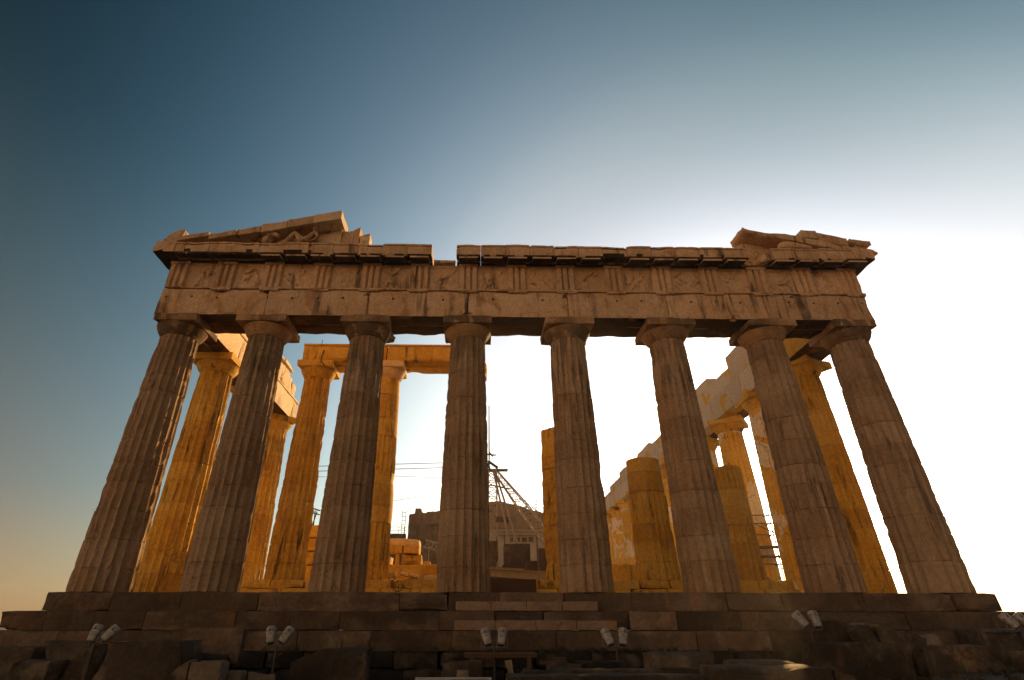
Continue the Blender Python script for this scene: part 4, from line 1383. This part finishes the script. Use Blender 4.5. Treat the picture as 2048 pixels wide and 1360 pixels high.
def build_scaffold():
    t = thing('scaffold', 'dark tube scaffold around the white-patched right-flank column', 'scaffold', (14.6, 12.5, 0))
    b = MB()
    xs, yy = (12.9, 14.9, 16.9), (10.9, 13.7)
    for x in xs:
        for y in yy: tube(b, (x, y, -1.0 if x > 16 else 0.0), (x, y, 4.6), 0.03)
    obj('upright', b, M['iron'], t)
    b = MB()
    for z in (0.9, 1.9, 3.4, 4.0, 4.45):
        for y in yy: tube(b, (12.7, y, z), (17.1, y, z), 0.026)
        for x in xs: tube(b, (x, yy[0], z), (x, yy[1], z), 0.026)
    tube(b, (12.9, 10.9, 4.5), (16.9, 10.9, 2.6), 0.026)
    tube(b, (12.9, 10.9, 2.0), (14.9, 10.9, 0.6), 0.026)
    tube(b, (14.9, 10.9, 0.5), (16.9, 10.9, 1.9), 0.03)
    obj('rail', b, M['iron'], t)
    b = MB()
    box(b, 12.7, 17.0, 10.8, 11.35, 2.74, 2.83); box(b, 12.7, 17.0, 10.8, 11.35, 2.26, 2.34)
    obj('platform', b, M['timber'], t)


build_scaffold()


# ------------------------------------------------------------------ floodlights
def lamp_head(px, pz, tilt, yaw):
    """housing + cap in local space, axis +z, then tilted"""
    R = Matrix.Rotation(yaw, 4, 'Z') @ Matrix.Rotation(tilt, 4, 'Y') @ Matrix.Rotation(radians(-22), 4, 'X')

    def sect(w, d, z, n=16, e=3.0):
        out = []
        for i in range(n):
            a = 2 * pi * i / n
            c, s = cos(a), sin(a)
            out.append((w * abs(c) ** (2 / e) * (1 if c >= 0 else -1), d * abs(s) ** (2 / e) * (1 if s >= 0 else -1), z))
        return out

    def loft(rings):
        n = len(rings[0])
        mb = MB()
        vs = [p for r in rings for p in r]
        fs = [(k * n + i, k * n + (i + 1) % n, (k + 1) * n + (i + 1) % n, (k + 1) * n + i) for k in range(len(rings) - 1) for i in range(n)]
        fs.append(tuple(reversed(range(n))))
        fs.append(tuple(range((len(rings) - 1) * n, len(rings) * n)))
        mb.add(vs, fs)
        return mb
    body = loft([sect(.10, .09, -.22), sect(.125, .11, -.20), sect(.14, .125, -.05), sect(.155, .145, .08), sect(.15, .15, .13, e=2.2)])
    cap = loft([sect(.15, .15, .134, e=2), sect(.172, .172, .14, e=2), sect(.172, .172, .20, e=2), sect(.16, .16, .21, e=2), sect(.16, .16, .26, e=2), sect(.13, .13, .285, e=2)])
    clip = MB(); box(clip, -.012, .012, -.185, -.148, .10, .21)
    box(clip, -.05, .05, -.142, -.13, .02, .03)
    base = MB(); box(base, -.09, .09, -.08, .08, -.25, -.222)
    brk = MB()
    for s in (-1, 1): box(brk, s * .185 - .010, s * .185 + .010, -.025, .025, -.27, 0.0)
    box(brk, -.175, .175, -.025, .025, -.27, -.258)
    piv = MB(); tube(piv, (-.195, 0, -.02), (.195, 0, -.02), .02)
    off = Vector((px, 0, pz))

    def tf(p): return R @ (Vector(p) * 0.80) + off
    R2 = Matrix.Rotation(yaw, 4, 'Z')
    for q in (body, cap, clip, base, piv): q.xf(tf)
    brk.xf(lambda p: R2 @ (Vector(p) * 0.80) + off)
    return body, cap, clip, base, brk, piv


def twin_light(label, x, y, ztop, gz, spread, yaws, tilts, rz=0):
    t = thing('floodlight', label, 'floodlight', (x, y, gz), 'twin floodlights standing along the temple steps', rz)
    h = ztop - gz - 0.22
    for s, yw, tl in ((-1, yaws[0], tilts[0]), (1, yaws[1], tilts[1])):
        body, cap, clip, base, brk, piv = lamp_head(s * spread, h, tl, yw)
        o = obj('lamp_head', body, M['white'], t, world=False)
        obj('lamp_cap', cap, M['white'], o, world=False, smooth=False)
        obj('clip', clip, M['iron'], o, world=False)
        obj('lamp_foot', base, M['iron'], o, world=False)
        obj('lamp_bracket', brk, M['bracket'], o, world=False)
        obj('pivot', piv, M['iron'], o, world=False)
    b = MB()
    tube(b, (0, 0, 0), (0, 0, h - 0.255), 0.035, 8)
    box(b, -.14, .14, -.14, .14, 0, 0.02)
    obj('post', b, M['iron'], t, world=False)
    b = MB(); box(b, -spread - .12, spread + .12, -.03, .03, h - .255, h - .2165)
    obj('crossbar', b, M['iron'], t, world=False)
    b = MB()
    polytube(b, [(-spread, 0.03, h - .26), (-spread * .7, 0.05, h - .42), (0, 0.06, h - .5), (spread * .7, 0.05, h - .42), (spread, 0.03, h - .26)], 0.010)
    obj('cable', b, M['iron'], t, world=False)


twin_light('twin white floodlight farthest left, before the second step', -11.75, -3.6, -0.92, -2.4, 0.20, (0, 0), (0.05, 0.62))
twin_light('twin white floodlight beside the rough block in the lowest step', -7.03, -3.6, -0.96, -2.4, 0.20, (0, 0), (-0.22, 0.5))
twin_light('twin white floodlight before the middle steps, left of the centre pair', -1.2, -3.6, -1.0, -2.4, 0.205, (0, 0), (-0.3, 0.16))
twin_light('twin white floodlight right of the middle steps, below the fifth front column', 2.1, -3.6, -1.0, -2.4, 0.205, (0, 0), (-0.3, 0.22))
twin_light('twin white floodlight raised on the block heap, below the seventh front column', 7.55, -3.55, -0.58, -2.4, 0.20, (0, 0), (-0.5, 0.02))
twin_light('twin white floodlight at the right edge of the picture, partly out of frame', 13.5, -3.5, -0.60, -2.4, 0.20, (0, 0), (-0.55, -0.6))


# ------------------------------------------------------------------ loose blocks in front of the steps
def build_rocks():
    g = 'loose stone blocks lying in front of the steps'
    G = -2.45
    def rk(label, x0, x1, y, z1, mat='rock', dep=0.8, fn=None, z0=G, chip=0.06, bite=0.16, seed=None, name='stone_block', cat='stone block'):
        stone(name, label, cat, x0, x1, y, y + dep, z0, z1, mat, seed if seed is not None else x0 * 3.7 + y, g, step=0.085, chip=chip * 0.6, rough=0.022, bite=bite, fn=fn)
    rk('sloping dark block under the farthest left floodlight', -12.6, -11.3, -4.5, -1.25, fn=lambda p: (p.x + 0.45 * (p.z + 1.25) * (-1 if p.x < -12 else 0), p.y, p.z))
    rk('lower dark block at the left, in front of the sloping one', -12.75, -11.8, -5.2, -1.66)
    rk('low dark block at the far left edge of the picture', -14.8, -13.0, -4.2, -1.42)
    rk('large dark block with a flat top between the two left floodlights', -10.75, -8.95, -5.0, -1.26, dep=1.2, fn=lambda p: (p.x - 0.25 * (p.z + 1.26) * (1 if p.x > -9.9 else -1), p.y, p.z))
    rk('pointed wedge of stone leaning beside the large flat-topped dark block', -8.55, -7.95, -6.5, -1.60, fn=lambda p: (p.x, p.y, p.z - 0.95 * max(0, -8.05 - p.x) * (1 if p.z > -2.1 else 0)), dep=0.5)
    rk('pale boulder right of the pointed wedge', -7.92, -7.24, -6.5, -1.60, 'palerock', dep=0.6, chip=0.1)
    rk('small flat pale stone next to the pale boulder', -7.40, -6.95, -6.0, -1.82, 'palerock', dep=0.4)
    rk('small low pale stone left of the slanted dark block', -6.82, -6.16, -6.0, -1.80, 'palerock', dep=0.4)
    rk('dark block with a slanted left shoulder, below the third front column', -6.2, -4.35, -5.0, -1.42, dep=0.9, fn=lambda p: (p.x, p.y, p.z - 0.38 * max(0, -5.45 - p.x) * (1 if p.z > -2 else 0)))
    rk('upright pale fragment standing on the slanted dark block', -5.45, -5.08, -4.6, -1.12, 'palerock', dep=0.3, z0=-1.50, chip=0.09, fn=lambda p: (p.x, p.y, p.z - 0.5 * max(0, p.x + 5.3) * (1 if p.z > -1.4 else 0)))
    rk('rough weathered block set into the lowest step on the left', -10.15, -8.35, -2.62, -1.0, 'step', dep=0.5, z0=-1.9, chip=0.09, bite=0.22)
    rk('rough dark block left of the floodlight post below the fourth front column', -2.55, -1.55, -5.5, -1.65, dep=0.7)
    rk('little pale stone behind the top of the information board', -2.12, -1.86, -6.5, -1.78, 'palerock', dep=0.25)
    rk('small tilted slab right of the middle floodlight post', -0.93, -0.70, -5.8, -1.57, 'palerock', dep=0.2, fn=lean(-0.8, -2.2, 0.22))
    rk('little reddish stone sitting on the long flat slab', 0.1, 0.36, -6.2, -1.55, z0=-1.72, dep=0.25, chip=0.08)
    rk('flat slab with the little reddish stone on it', -0.1, 0.66, -6.3, -1.68, dep=0.5)
    rk('long low kerb of stone below the little reddish stone', -0.7, 2.3, -6.9, -1.73, dep=0.5)
    rk('dark squared block right of the fourth floodlight', 2.45, 3.98, -5.5, -1.48, dep=0.8)
    rk('thin flat slab before the dark squared block', 2.2, 3.9, -7.0, -1.69, dep=0.5)
    rk('long stone course in the foreground, sun streak along its top', 2.9, 5.2, -8.2, -1.61, dep=1.0)
    rk('right end of the sunlit stone course, broken off', 5.2, 5.75, -8.1, -1.52, dep=0.8, chip=0.12, bite=0.25, fn=lambda p: (p.x, p.y, p.z - 0.5 * max(0, p.x - 5.35)))
    rk('low front course along the bottom edge of the picture', -1.1, 2.9, -7.9, -1.765, dep=0.7)
    rk('flat stone behind the sun-streaked course', 3.9, 5.15, -7.0, -1.58, dep=0.9)
    rk('wide dark block leaning under the seventh front column', 7.1, 9.35, -4.3, -1.32, dep=0.9, fn=lambda p: (p.x - 0.3 * (p.z + 1.3) * (1 if p.x > 8.3 else 0), p.y, p.z))
    rk('tall dark block against the steps, right of the raised floodlight', 8.2, 9.65, -3.05, -0.80, dep=0.6)
    rk('leaning split block propped on the wide dark block', 8.75, 9.2, -3.75, -0.95, dep=0.5, z0=-1.5, fn=lean(9, -1.2, 0.35))
    rk('sloping grey block right of the leaning split block', 9.5, 10.85, -3.4, -1.0, dep=0.8, fn=lambda p: (p.x, p.y, p.z - 0.25 * max(0, p.x - 9.9)))
    rk('pale little rock among the dark blocks on the right', 10.75, 11.22, -3.5, -1.1, 'palerock', dep=0.35, z0=-1.45, chip=0.1)
    rk('long dark block below the pale little rock', 10.2, 12.3, -3.9, -1.40, dep=0.8)
    rk('dark block below the floodlight at the right edge', 12.4, 14.2, -3.4, -1.0, dep=0.9)
    rk('low dark block at the lower right corner', 12.3, 14.6, -5.0, -1.5, dep=0.9)
    rk('pale flat stone lying on the lowest step at the right', 9.1, 10.0, -2.9, -0.86, 'palerock', dep=0.4, z0=-1.05)
    rk('low dark block below the fourth floodlight', 0.9, 2.2, -4.6, -1.72, 'found', dep=0.8)
    b = MB(); box(b, -2.0, -0.1, -4.0, -3.7, -1.60, -1.545); box(b, -2.0, -0.1, -3.95, -3.75, -1.66, -1.601)
    for x in (-1.8, -0.3): box(b, x - .05, x + .05, -3.93, -3.8, -2.5, -1.661)
    tagit(obj('wooden_walkway', b, M['timber']), 'narrow wooden plank stand behind the middle floodlight post', 'plank')
    tagit(obj('rail_beam', extrude_x([(-3.8, -1.82), (-3.7, -1.82), (-3.7, -1.75), (-3.8, -1.75)], 0.0, 0.6, 0.3, 0.003), M['timber']), 'short grey plank end just right of the wooden stand', 'plank')
    # gravel and rubble
    rr = random.Random(8)
    mb = MB()
    for i in range(420):
        x, y = rr.uniform(5.5, 16), rr.uniform(-9.5, -4.2)
        s = rr.uniform(0.03, 0.10)
        zb = -2.42 + 0.50 * smooth01(5, 13, x) * smooth01(-9, -5, y) + 0.05
        block(x - s, x + s, y - s * .8, y + s * .8, zb - s * .5, zb + s * .7, step=s * 1.2, chip=s * .5, rough=s * .25, seed=i, mb=mb)
    tagit(obj('rubble', mb, M['rock']), 'dark rubble scattered at the lower right in front of the steps', 'rubble', kind='stuff')

    # dry weeds rooted in the joint under the lowest step
    mb = MB()
    for i in range(46):
        x = rr.uniform(-9, 9) if i > 12 else rr.uniform(-0.5, 4.5)
        y, zb = rr.uniform(-2.62, -2.45), -1.60
        for k in range(rr.randint(6, 12)):
            a, h = rr.uniform(0, 2 * pi), rr.uniform(0.05, 0.17)
            dx, dy = cos(a) * h * rr.uniform(.3, .9), sin(a) * h * .4
            w = 0.012
            bx = x + rr.uniform(-.06, .06)
            mb.add([(bx - w, y, zb), (bx + w, y, zb), (bx + dx * .6 + w * .8, y + dy * .6, zb + h * .7), (bx + dx * .6 - w * .8, y + dy * .6, zb + h * .7), (bx + dx, y + dy, zb + h)], [(0, 1, 2, 3), (3, 2, 4)])
    tagit(obj('dry_weeds', mb, M['weed']), 'dark dry weeds in the joint under the lowest step', 'weeds', kind='stuff')


build_rocks()


# ------------------------------------------------------------------ information board
def build_board():
    t = thing('information_board', 'visitor information board, its top edge showing at the bottom of the picture', 'sign', (-1.96, -13.4, -2.42))
    R = Matrix.Rotation(radians(-38), 4, 'X')

    def tf(p): return R @ Vector(p) + Vector((0, 0, 1.05))

    def part(name, mb, mat, **k):
        mb.xf(tf)
        return obj(name, mb, M[mat], t, world=False)
    b = MB(); box(b, -.385, .385, -.003, .02, -.62, -.015); part('panel', b, 'board')
    b = MB(); box(b, -.41, .41, -.012, .022, -.014, 0.0); box(b, -.41, .41, -.012, .022, -.64, -.621); box(b, -.41, -.386, -.012, .022, -.6205, -.0145); box(b, .386, .41, -.012, .022, -.6205, -.0145)
    part('frame', b, 'boardfr')
    b = MB(); box(b, -.02, .36, -.0065, -.0035, -.07, -.022); part('title_band', b, 'navy')
    b = MB()
    v = [(-.20, -.006, -.20)] + [(-.20 + .155 * cos(a * pi / 14), -.006, -.20 + .16 * sin(a * pi / 14)) for a in range(29)]
    b.add(v, [(0, i, i + 1) for i in range(1, 28)] + [(0, 28, 1)])
    part('plan_disc', b, 'navy')
    cu = bpy.data.curves.new('lettering', 'FONT')
    cu.body = 'Ο ΠΑΡΘΕΝΩΝΑΣ - THE PARTHENON'
    cu.size = 0.021
    cu.align_x = 'CENTER'
    cu.extrude = 0.0005
    cu.materials.append(M['ink'])
    o = bpy.data.objects.new('lettering_curve', cu)
    COL.objects.link(o)
    bpy.context.view_layer.update()
    lm = bpy.data.meshes.new_from_object(o.evaluated_get(bpy.context.evaluated_depsgraph_get()))
    bpy.data.objects.remove(o)
    if not lm.materials: lm.materials.append(M['ink'])
    o = bpy.data.objects.new('lettering', lm)
    COL.objects.link(o)
    o.parent = t
    o.matrix_local = Matrix.Translation((0, 0, 1.05)) @ R @ Matrix.Translation((.17, -.008, -.053)) @ Matrix.Rotation(pi / 2, 4, 'X')
    b = MB(); tube(b, (-.25, .42, 0), (-.25, .30, .62), .025); tube(b, (.25, .42, 0), (.25, .30, .62), .025)
    obj('leg', MB_half(b, 0), M['iron'], t, world=False)
    obj('leg', MB_half(b, 1), M['iron'], t, world=False)


def MB_half(b, k):
    h = len(b.v) // 2
    q = MB()
    q.v = b.v[k * h:(k + 1) * h]
    q.f = [tuple(i - k * h for i in f) for f in b.f if (f[0] >= h) == bool(k)]
    q.mi = [0] * len(q.f)
    return q


build_board()


# ------------------------------------------------------------------ dusty evening air, added to stand in for sun flare
def build_haze():
    mb = MB()
    box(mb, -420, 420, -420, 420, -4.5, 22)
    mt = bpy.data.materials.new('dusty_air')
    mt.use_nodes = True
    nt = mt.node_tree
    nt.nodes.clear()
    out = nt.nodes.new('ShaderNodeOutputMaterial')
    pv = nt.nodes.new('ShaderNodeVolumePrincipled')
    pv.inputs['Color'].default_value = (0.92, 0.90, 0.86, 1)
    pv.inputs['Density'].default_value = 0.0004
    pv.inputs['Anisotropy'].default_value = 0.6
    nt.links.new(pv.outputs[0], out.inputs['Volume'])
    tagit(obj('haze', mb, mt), kind='stuff')


build_haze()
